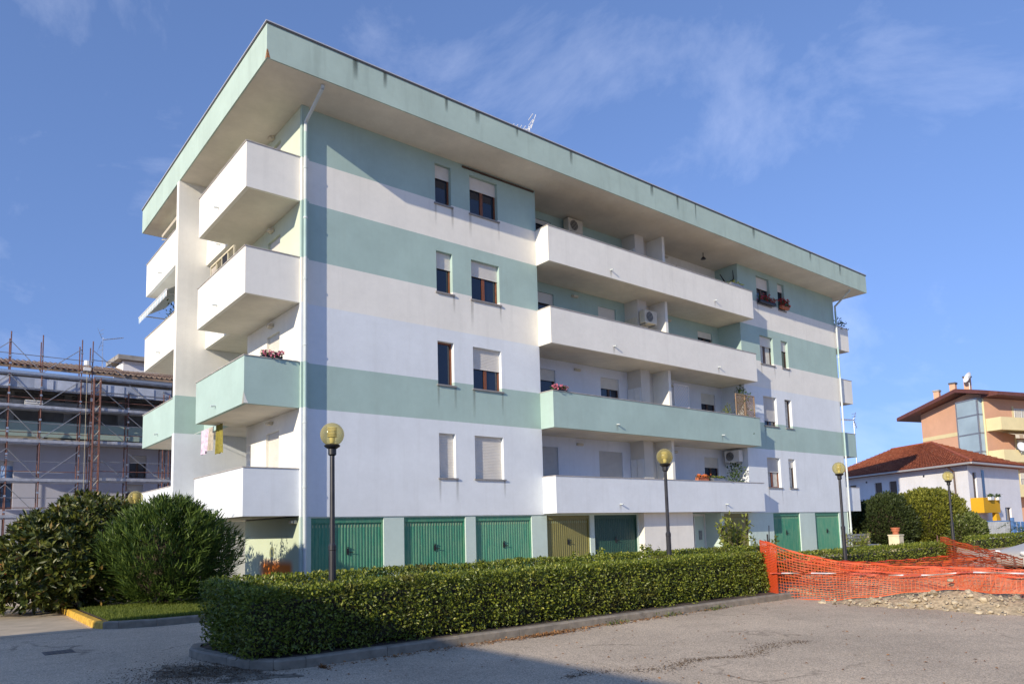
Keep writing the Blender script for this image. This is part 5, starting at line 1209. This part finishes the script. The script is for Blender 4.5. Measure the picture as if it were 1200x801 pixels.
for x in (-1.30, -1.0):
    for y in (23.9, 24.2): m = MB(); m.tube((x, y, 0), (x, y, 10.2), .026, 6); m.build('standard', RUSTP, tower)
for k in range(22):
    z = .4 + k * .44; m = MB(); m.tube((-1.30, 23.9, z), (-1.0, 23.9, z), .016, 5); m.build('rung', RUSTP, tower)
    m = MB(); m.tube((-1.30, 23.9, z), (-1.0, 23.9, z + .44), .012, 5); m.build('lacing', RUSTP if k % 3 else BEIGEP, tower)

# orange barrier and pale wall at the extreme left
t = thing('plastic_barrier', 'bright orange plastic barrier sheet behind the big glossy bush', 'barrier', (-6.1, 13, 0))
m = MB()
for k in range(12):
    x0, x1 = -8.0 + k * .25, -8.0 + (k + 1) * .25; f = lambda x: .04 * math.sin(x * 9); m.face([(x0, 13 + f(x0), .35), (x1, 13 + f(x1), .35), (x1, 13 + f(x1 + .2), 1.22 + .05 * math.sin(x1 * 3)), (x0, 13 + f(x0 + .2), 1.22 + .05 * math.sin(x0 * 3))])
m.build('sheet', SACK, t)
for x in (-7.6, -5.4): m = MB(); m.tube((x, 13.05, 0), (x, 13.05, 1.35), .025, 6); m.build('post', GREYM, t)
t = thing('garden_wall', 'low pale wall with a grey cap behind the glossy bush', 'wall', (-5.5, 19, 0)); m = MB(); m.box(-12, -3.0, 19, 19.2, 0, 1.45); m.build('body', FARWALL, t); m = MB(); m.box(-12, -3.0, 18.96, 19.24, 1.45, 1.53); m.build('cap', ALU, t)

# ------------------------------------------------------------------ white house with the red hip roof
hs = thing('white_house', 'white two storey house with a red tiled hip roof and yellow balcony', 'house', (47.7, -.35, 0))
dL = Vector((.506, .862, 0)); dR = Vector((1, -.024, 0)); P0 = Vector((47.7, -.35, 0)); HE = 5.22
def TW(P, d, out):          # wall coordinates along d from P; out = outward normal
    return lambda u, v, dd: tuple(P + d * u + out * dd + Vector((0, 0, v)))
nl = Vector((-.862, .506, 0)); nr = Vector((-.024, -1, 0))
LA, LB = 17.0, 9.6
mb = MB()
hl = [(7.35, 8.25, 3.35, 4.65), (9.15, 10.05, 3.35, 4.65), (12.5, 13.4, 3.35, 4.65)]
hr = [(.75, 1.4, 2.95, 4.75), (.9, 1.6, 1.2, 1.7), (6.2, 7.4, .2, 2.3)]
wall(mb, TW(P0, dL, nl), (0, LA), [(0, HE, 0)], hl, .2)
wall(mb, TW(P0, dR, nr), (0, LB), [(0, HE, 0)], hr, .2)
A = P0; B = P0 + dL * LA; Cc = B + dR * LB; D = P0 + dR * LB
mb.face([B, Cc, Cc + Vector((0, 0, HE)), B + Vector((0, 0, HE))]); mb.face([Cc, D, D + Vector((0, 0, HE)), Cc + Vector((0, 0, HE))])
mb.build('wall', HOUSEW, hs)
for h_ in hl: window(hs, TW(P0, dL, nl), *h_, .98, 1, WOODD, None, simple('brown shutter', (.13, .10, .085), .6))
for h_ in hr: window(hs, TW(P0, dR, nr), *h_, .97 if h_[1] < 2 else .0, 1, WOODD, None, simple('brown shutter', (.13, .10, .085), .6))
m = MB(); tbox(m, TW(P0, dR, nr), 2.3, 2.75, 2.9, 4.95, .02, -.05); m.build('tall_window', GLASS, hs)
ov = .75
E0 = A - dL * ov - dR * ov; E1 = B + dL * ov - dR * ov; E2 = Cc + dL * ov + dR * ov; E3 = D - dL * ov + dR * ov
R0 = A + dL * 6.0 + dR * 4.8; R1 = B - dL * 6.0 + dR * 4.8; ZE, ZR = HE + .02, 7.75
zv = lambda v, z: (v.x, v.y, z)
roofm = MB()
for a, b, c_, d_ in ((E0, E1, R1, R0), (E2, E3, R0, R1)): roofm.face([zv(a, ZE + .16), zv(b, ZE + .16), zv(c_, ZR), zv(d_, ZR)])
roofm.face([zv(E3, ZE + .16), zv(E0, ZE + .16), zv(R0, ZR)]); roofm.face([zv(E1, ZE + .16), zv(E2, ZE + .16), zv(R1, ZR)])
roofm.face([zv(E0, ZE), zv(E3, ZE), zv(E2, ZE), zv(E1, ZE)])
for a, b in ((E0, E1), (E1, E2), (E2, E3), (E3, E0)): roofm.face([zv(a, ZE), zv(b, ZE), zv(b, ZE + .16), zv(a, ZE + .16)], 1)
hr_ = roofm.build('roof', [TILE, EAVE], hs)
V = []; F = []; o = 0
def tile_slope(a, b, c_, d_, ncol, nrow):
    """courses of small tiles over the quad a b (eave) c d (ridge); each tile proud of the one above"""
    global o
    for j in range(nrow):
        t0, t1 = j / nrow, (j + 1) / nrow
        for i in range(ncol):
            s0, s1 = (i + .06) / ncol, (i + .94) / ncol
            e = lambda s, t: (Vector(a).lerp(Vector(b), s)).lerp(Vector(d_).lerp(Vector(c_), s), t)
            jit = random.uniform(0, .02)
            p = [e(s0, t0), e((s0 + s1) / 2, t0), e(s1, t0), e(s0, t1), e((s0 + s1) / 2, t1), e(s1, t1)]
            zz = [.05 + jit, .11 + jit, .05 + jit, .02, .06, .02]
            V.extend([(q.x, q.y, q.z + h_) for q, h_ in zip(p, zz)]); F.extend([(o, o + 1, o + 4, o + 3), (o + 1, o + 2, o + 5, o + 4)]); o += 6
q = lambda v, z: (v.x, v.y, z)
tile_slope(q(E0, ZE + .16), q(E1, ZE + .16), q(R1, ZR), q(R0, ZR), 62, 18)
tile_slope(q(E3, ZE + .16), q(E0, ZE + .16), q(R0, ZR), q(R0, ZR), 38, 16)
np_mesh('tiles', V, F, leaf_mat('tile tones', (.30, .085, .040), (.45, .140, .065), (.36, .16, .09), .85, 0.0, .2), hr_)['kind'] = 'stuff'
m = MB(); m.path([zv(E0, ZR - 2.28), zv(R0, ZR + .04), zv(R1, ZR + .04)], .10, 6); m.build('ridge_tiles', TILE, hr_)
m = MB(); m.tube(zv(E0, ZE + .05), zv(E1, ZE + .05), .07, 6); m.tube(zv(E0, ZE + .05), zv(E3, ZE + .05), .07, 6); m.build('gutter', GUTTER, hr_)
m = MB(); T_ = TW(P0, dL, nl); m.path([T_(1.2, HE + .05, .65), T_(1.15, HE - .35, .12), T_(1.1, .2, .10)], .06, 6); m.build('downpipe', WOODD, hs)
for u in (4.2, 11.0): m = MB(); tbox(m, T_, u, u + .14, 4.72, 4.86, .03, .002); m.build('vent', BLACK, hs)
# yellow balcony on the right hand wall
T2 = TW(P0, dR, nr); yb_ = MB()
tbox(yb_, T2, .03, 2.9, 1.92, 2.95, .80, .70); tbox(yb_, T2, .03, .13, 1.92, 2.95, .698, .004); tbox(yb_, T2, 2.8, 2.9, 1.92, 2.95, .698, .004); yy = yb_.build('balcony', YELLOW, hs)
m = MB(); tbox(m, T2, .14, 2.79, 1.93, 2.1, .695, .006); m.build('slab', YELLOW, yy)
m = MB(); tbox(m, T2, 2.2, 2.45, .0, 1.915, .75, .5); m.build('pillar', YELLOW, hs)
m = MB(); m.hexa([T2(2.46, 0, .75), T2(3.6, 0, .75), T2(3.6, 0, .5), T2(2.46, 0, .5), T2(2.46, 1.9, .75), T2(2.7, 1.9, .75), T2(2.7, 1.9, .5), T2(2.46, 1.9, .5)]); m.build('buttress', YELLOW, hs)
for u in (1.1, 2.45):
    t = thing('planter_box', 'white planter hung on the yellow balcony, %s' % ('nearer its left side' if u < 2 else 'at its right end'), 'planter', T2(u, 2.9, .9), 'white planters on the yellow balcony'); m = MB(); tbox(m, T2, u - .3, u + .3, 2.78, 3.0, 1.0, .805); m.build('box', WHITE, t)
    k = 70; P = np.array([T2(u + rng.uniform(-.35, .35), 3.0 + rng.uniform(0, .15), 0.9 + rng.normal(0, .05)) for _ in range(k)]); V_, F_ = leaf_cloud(P, rnd_dirs(k), rnd_dirs(k), .14, .08); np_mesh('leaves', V_, F_, PLEAF, t)['kind'] = 'stuff'
yagi('tall lattice aerial behind the ridge of the red roofed house', (59.0, 12.6, 5.5), 5.6, (-1, .3, 0), 2.2, 8, el=.4, mast_r=.05, et=.03)

# ------------------------------------------------------------------ salmon apartment house behind
oh = thing('salmon_building', 'salmon coloured apartment house with a glazed stair tower, behind the white house', 'building', (73.2, 6.3, 0))
C2 = Vector((73.2, 6.3, 0)); dW = Vector((.96, -.28, 0)).normalized(); ng = nl; nw = Vector((-.28, -.96, 0)).normalized()
T3 = TW(C2, dL, ng); T4 = TW(C2, dW, nw); GL_ = 8.9
mb = MB(); mb.face([T3(0, 0, 0), T3(GL_, 0, 0), T3(GL_, 13.2, 0), T3(2.0, 14.2, 0), T3(0, 13.7, 0)])
bk = C2 + dW * 16; mb.face([T4(0, 0, 0), T4(16, 0, 0), T4(16, 13.4, 0), T4(0, 13.4, 0)]); e2 = C2 + dL * GL_; mb.face([tuple(e2), tuple(e2 + dW * 16), tuple(e2 + dW * 16 + Vector((0, 0, 13.2))), tuple(e2 + Vector((0, 0, 13.2)))])
mb.build('wall', ORANGEW, oh)
m = MB(); tbox(m, T3, 2.95, GL_ - .02, 10.1, 10.5, .03, .002); m.build('band', CREAMY, oh)
m = MB()
for a, b, za, zb in ((GL_ + 2.0, 1.9, 12.7, 14.3), (1.9, -1.2, 14.3, 13.6)):
    m.hexa([T3(a, za, 1.5), T3(b, zb, 1.5), tuple(Vector(T3(b, zb, 0)) + dW * 17), tuple(Vector(T3(a, za, 0)) + dW * 17), T3(a, za + .38, 1.5), T3(b, zb + .38, 1.5), tuple(Vector(T3(b, zb + .38, 0)) + dW * 17), tuple(Vector(T3(a, za + .38, 0)) + dW * 17)])
m.build('roof', EAVE, oh)
m = MB(); m.hexa([T4(-.4, 13.42, 1.7), T4(16.5, 13.42, 1.7), T4(16.5, 13.42, .0), T4(-.4, 13.42, .0), T4(-.4, 13.75, 1.7), T4(16.5, 13.75, 1.7), T4(16.5, 14.1, .0), T4(-.4, 14.1, .0)]); m.build('eave', EAVE, oh)
tw = MB(); tbox(tw, T3, .1, 2.9, 0, 13.35, .7, .004); two = tw.build('stair_tower', STAIRG, oh)
m = MB()
for z in (2.0, 4.0, 6.0, 8.0, 9.85, 11.7, 13.3): tbox(m, T3, .07, 2.93, z, z + .14, .73, .006)
for u in (.07, 2.79): tbox(m, T3, u, u + .14, 0, 13.3, .735, .6)
m.build('tower_frame', GREYM, two)
for u in (7.4, 5.0, 3.0):
    zr = 13.0 + (14.3 - 13.0) * (GL_ + 2.0 - u) / (GL_ + .1); m = MB(); v0 = Vector(T3(u, 0, -1.0)); m.box(v0.x - .27, v0.x + .27, v0.y - .27, v0.y + .27, zr - .3, zr + 1.9); ch = m.build('chimney', ORANGEW, oh); m = MB(); m.box(v0.x - .34, v0.x + .34, v0.y - .34, v0.y + .34, zr + 1.92, zr + 2.1); m.build('cap', CONCR if u > 7 else FLASH, ch)
ds = thing('satellite_dish', 'large white satellite dish on the ridge of the salmon building', 'satellite dish', T3(2.2, 14.4, -.5))
b = Vector(T3(2.2, 14.4, -.5)); m = MB(); m.tube(b, b + Vector((0, 0, 1.1)), .05, 6); m.build('mast', GREYM, ds)
m = MB(); m.lathe([(.001, 0), (.2, .02), (.4, .08), (.56, .17)], (0, 0, 0), 20); Rm = Vector((-.73, .6, .35)).to_track_quat('Z', 'Y').to_matrix(); m.v = [tuple(Rm @ Vector((x, y * 1.0, z)) + b + Vector((0, 0, 1.5))) for x, y, z in m.v]; m.build('dish', WHITE, ds, smooth=True)
m = MB(); m.tube(b + Vector((0, 0, 1.0)), b + Vector((-1.1, -.4, 1.5)), .03, 5); m.build('arm', GREYM, ds)
# balconies and windows of the right wing
for i, (zb, zt) in enumerate(((10.05, 11.3), (6.9, 8.1), (3.5, 4.7))):
    m = MB(); d0 = 1.5
    for a, b_, h in ((.0, 4.2, zt), (4.2, 5.2, None), (5.2, 16, zt - .75)):
        if h: tbox(m, T4, a, b_, zb, h, d0, d0 - .12)
        else: m.hexa([T4(a, zb, d0), T4(b_, zb, d0), T4(b_, zb, d0 - .12), T4(a, zb, d0 - .12), T4(a, zt, d0), T4(b_, zt - .75, d0), T4(b_, zt - .75, d0 - .12), T4(a, zt, d0 - .12)])
    tbox(m, T4, .0, .12, zb, zt, d0 - .122, .01); bo = m.build('balcony', CREAMY, oh)
    m = MB(); tbox(m, T4, .125, 16, zb + .01, zb + .2, d0 - .124, .012); m.build('slab', CREAMY, bo)
    m = MB()
    for q_ in range(2): m.tube(T4(5.2, zt - .4 + q_ * .35, d0 - .06), T4(16, zt - .4 + q_ * .35, d0 - .06), .025, 5)
    m.build('railing', GREYM, bo)
    window(oh, lambda u, v, d: T4(u, v, d + .2), 4.4, 7.6 if i else 6.6, zb + .2, zb + 2.45, .25 if i else 0, 2, WHITE, (0.1, .95), SHUT, sill=False); m = MB(); tbox(m, T4, 4.1, 4.39, zb + .2, zb + 2.7, .03, .003); m.build('window_surround', CREAMY, oh)
window(oh, lambda u, v, d: T4(u, v, d + .2), 4.8, 7.6, .4, 2.6, .2, 2, WHITE, None, SHUT, sill=False)
m = MB(); m.path([T3(.05, 13.3, .1), T3(.02, 0, .1)], .09, 6); m.build('downpipe', CREAMY, oh)
t = thing('awning', 'cream striped awning half open above the middle balcony of the salmon building', 'awning', T4(5, 9.6, 1)); m = MB(); n = 20
for k in range(n):
    a, b_ = 1.6 + 12 * k / n, 1.6 + 12 * (k + 1) / n; m.face([T4(a, 10.0, .3), T4(b_, 10.0, .3), T4(b_, 9.55, 1.7), T4(a, 9.55, 1.7)], k % 2); m.face([T4(a, 9.55, 1.7), T4(b_, 9.55, 1.7), T4(b_, 9.2, 1.72), T4(a, 9.2, 1.72)], k % 2)
m.build('canvas', [simple('cream canvas', (.68, .60, .44), .85), simple('tan canvas', (.45, .34, .22), .85)], t)
t = thing('satellite_dish', 'white satellite dish with a red mark on the middle balcony of the salmon building', 'satellite dish', T4(1.9, 8.2, 1.6)); b = Vector(T4(2.2, 8.35, 1.75)); m = MB(); m.lathe([(.001, 0), (.25, .03), (.46, .11)], (0, 0, 0), 18); Rm = Vector((-.55, -.8, .25)).to_track_quat('Z', 'Y').to_matrix(); m.v = [tuple(Rm @ Vector(v) + b) for v in m.v]; m.build('dish', WHITE, t, smooth=True); m = MB(); m.tube(b, b - Vector((0, 0, .6)), .04, 5); m.build('bracket', GREYM, t)

# grey fence, blue gate, palm
fe = thing('metal_fence', 'grey ribbed metal fence between the flowering bush and the blue gate', 'fence', (44.3, -2.6, 0))
FA, FB = Vector((42.9, -1.6, -.1)), Vector((45.35, -3.25, -.1))
for k in range(26):
    a, b_ = FA.lerp(FB, k / 26), FA.lerp(FB, (k + .86) / 26); d = (FB - FA).normalized(); nn_ = Vector((-d.y, d.x, 0)) * .03; m = MB(); m.hexa([a - nn_, b_ - nn_, b_ + nn_, a + nn_] + [v + Vector((0, 0, 1.42)) for v in (a - nn_, b_ - nn_, b_ + nn_, a + nn_)]); m.build('slat', FENCEM, fe)
m = MB(); m.tube(FA + Vector((0, 0, 1.44)), FB + Vector((0, 0, 1.44)), .04, 6); m.build('top_rail', BLUE, fe)
ga = thing('driveway_gate', 'blue slatted metal gate at the right edge, beside the grey fence', 'gate', (46.5, -4.2, 0))
GA, GB = Vector((45.5, -3.35, -.1)), Vector((49.0, -5.8, -.1)); d = (GB - GA).normalized(); nn_ = Vector((-d.y, d.x, 0)) * .03
for k in range(16):
    a, b_ = GA.lerp(GB, (k + .3) / 16), GA.lerp(GB, (k + .95) / 16); m = MB(); m.hexa([a - nn_, b_ - nn_, b_ + nn_, a + nn_] + [v + Vector((0, 0, 1.38)) for v in (a - nn_, b_ - nn_, b_ + nn_, a + nn_)]); m.build('slat', BLUE, ga)
for f_ in (0, .012, .25):
    a = GA.lerp(GB, f_); m = MB(); m.box(a.x - .07, a.x + .07, a.y - .07, a.y + .07, 0, 1.55); m.build('post', BLUE, ga)
pm = thing('small_palm', 'young palm with arching fronds at the right edge in front of the blue gate', 'palm', (41.1, -5.35, 0))
m = MB(); m.tube((41.1, -5.35, -.1), (41.1, -5.35, .55), .16, 8, .13); m.build('trunk', BARK, pm)
for k in range(14):
    a = 2 * math.pi * k / 14 + .2; L_ = random.uniform(1.2, 1.7); el = random.uniform(.45, 1.1); pts = []; 
    for s in range(9): s_ = s / 8; pts.append(np.array([41.1 + math.cos(a) * L_ * s_ * .85, -5.35 + math.sin(a) * L_ * s_ * .85, .55 + el * math.sin(s_ * 2.3) * 1.0 * L_ * .6]))
    pts = np.array(pts); PP = np.repeat((pts[1:] + pts[:-1]) / 2, 6, 0) + rng.normal(0, .02, (48, 3)); tg = np.repeat(unit(np.diff(pts, axis=0)), 6, 0); sd = np.cross(tg, [0, 0, 1.0]); sgn = np.tile([1, -1], 24)[:, None]
    V_, F_ = leaf_cloud(PP, tg * .6 + sd * sgn + np.array([0, 0, -.15]), np.tile([0, 0, 1.0], (48, 1)), .34, .035, .1); np_mesh('frond', V_, F_, PALML, pm)

# ------------------------------------------------------------------ house outside the frame on the left whose shadow lies over the road
nb = thing('neighbour_house', 'plain plastered house standing left of the car park, casting the shade on the road', 'house', (-22, -24, 0))
NX, NY, NH = -16.0, -7.9, 5.25
mb = MB(); hol = [(u, u + 1.2, z, z + 1.4) for u in (-36, -32, -28, -24, -20, -14) for z in (.95, 3.3)]
wall(mb, TR(NX), (-40, NY), [(0, NH, 0)], hol, .2)
mb.face([(NX, NY, 0), (-28, NY, 0), (-28, NY, NH), (NX, NY, NH)]); mb.face([(NX, -40, 0), (-28, -40, 0), (-28, -40, NH), (NX, -40, NH)]); mb.face([(-28, -40, 0), (-28, NY, 0), (-28, NY, NH), (-28, -40, NH)])
mb.build('wall', HOUSEW, nb)
for h_ in hol: window(nb, TR(NX), *h_, .4, 2, WOODD)
m = MB(); m.box(-28.3, NX + .02, -40.3, NY + .02, NH + .001, NH + .18); m.build('roof', EAVE, nb)
# ------------------------------------------------------------------ litter, weeds and mud on the ground
def litter(name, label, pts, ln, mat, flat=.35, cat='litter'):
    P = np.asarray(pts); n = len(P); d = rnd_dirs(n); d[:, 2] *= flat; V, F = leaf_cloud(P, d, rnd_dirs(n) * .5 + np.array([0, 0, 1.0]), ln * rng.uniform(.5, 1.3, n), ln * .6)
    o = np_mesh(name, V, F, mat); tag(o, label, cat, kind='stuff'); return o
k = 900; xx = np.clip(rng.normal(-.6, 2.4, k), -4.2, 6.0); P = np.stack([xx, -10.68 - np.abs(rng.normal(0, .10, k)) - .02 * (xx > 3) * (xx - 3), np.full(k, .012)], 1)
k2 = 420; P2 = np.stack([rng.normal(-.55, .28, k2), rng.normal(-10.82, .05, k2), np.full(k2, .014)], 1)
k3 = 260; P3 = np.stack([rng.uniform(-7, 5.5, k3), rng.uniform(-17, -11, k3), np.full(k3, .008)], 1)
litter('leaf_litter', 'dry brown leaves gathered along the foot of the kerb', np.concatenate([P, P2, P3]), .045, LITTER)
k = 700; xx = rng.uniform(-4.2, 6.2, k); cl_ = (np.sin(xx * 2.7) + np.sin(xx * 7.1 + 1)) > .35; xx = xx[cl_]; k = len(xx)
P = np.stack([xx, -10.36 + rng.normal(0, .04, k) - .02 * np.clip(xx - 3, 0, 9), .10 + rng.uniform(0, .07, k)], 1)
litter('weeds', 'low weeds between the kerb stones and the near hedge', P, .06, YLEAF, 1.0, 'weeds')
k = 160; P = np.stack([rng.choice([2.35, 3.6, 3.75, 1.0], k) + rng.normal(0, .16, k), -10.80 + rng.normal(0, .05, k), .01 + rng.uniform(0, .05, k)], 1)
litter('weeds', 'small weeds growing in the gutter in front of the kerb', P, .05, SLEAF, 1.0, 'weeds')
DIRTC = simple('dark crumbs', (.13, .085, .045), .95, var=.5, scale=30)
def blotch(name, cx, cy, rx, ry, seed, mat, n=40, z=.004, ang=0.0):
    m = MB(); pts = []
    for q_ in range(n):
        a = 2 * math.pi * q_ / n; r_ = 1 + .28 * math.sin(3 * a + seed) + .18 * math.sin(7 * a + 2 * seed) + .10 * math.sin(13 * a + seed)
        px, py = rx * r_ * math.cos(a), ry * r_ * math.sin(a); pts.append((cx + px * math.cos(ang) - py * math.sin(ang), cy + px * math.sin(ang) + py * math.cos(ang), z))
    for q_ in range(n): m.face([(cx, cy, z + .008), pts[q_], pts[(q_ + 1) % n]])
    o = m.build(name, mat); struct(o); return o
blotch('mud_patch', -5.35, -9.9, .75, .32, 1.0, MOSS, ang=-1.0)
blotch('mud_patch', -5.0, -10.75, .42, .20, 2.2, MOSS, ang=-.5)
k = 1500; t_ = rng.random(k); sx_ = -2.6 + t_ * 3.9; sy_ = -13.35 - .55 * np.sin(t_ * 2.2) + .12 * np.sin(t_ * 17); sp_ = .03 + .10 * np.abs(np.sin(t_ * 6))
P = np.stack([sx_ + rng.normal(0, .05, k), sy_ + rng.normal(0, 1, k) * sp_, np.full(k, .006)], 1); litter('debris', 'trail of soil crumbs and dry needles across the sunlit asphalt', P, .022, DIRTC, .1)
k = 3800; P = np.stack([-5.45 + rng.normal(0, .42, k) + .3 * np.sin(rng.random(k) * 9), -10.05 + rng.normal(0, .52, k), np.full(k, .014)], 1); litter('debris', 'leaf crumbs and twigs on the mud at the corner of the kerb', P, .026, DIRTC, .2)
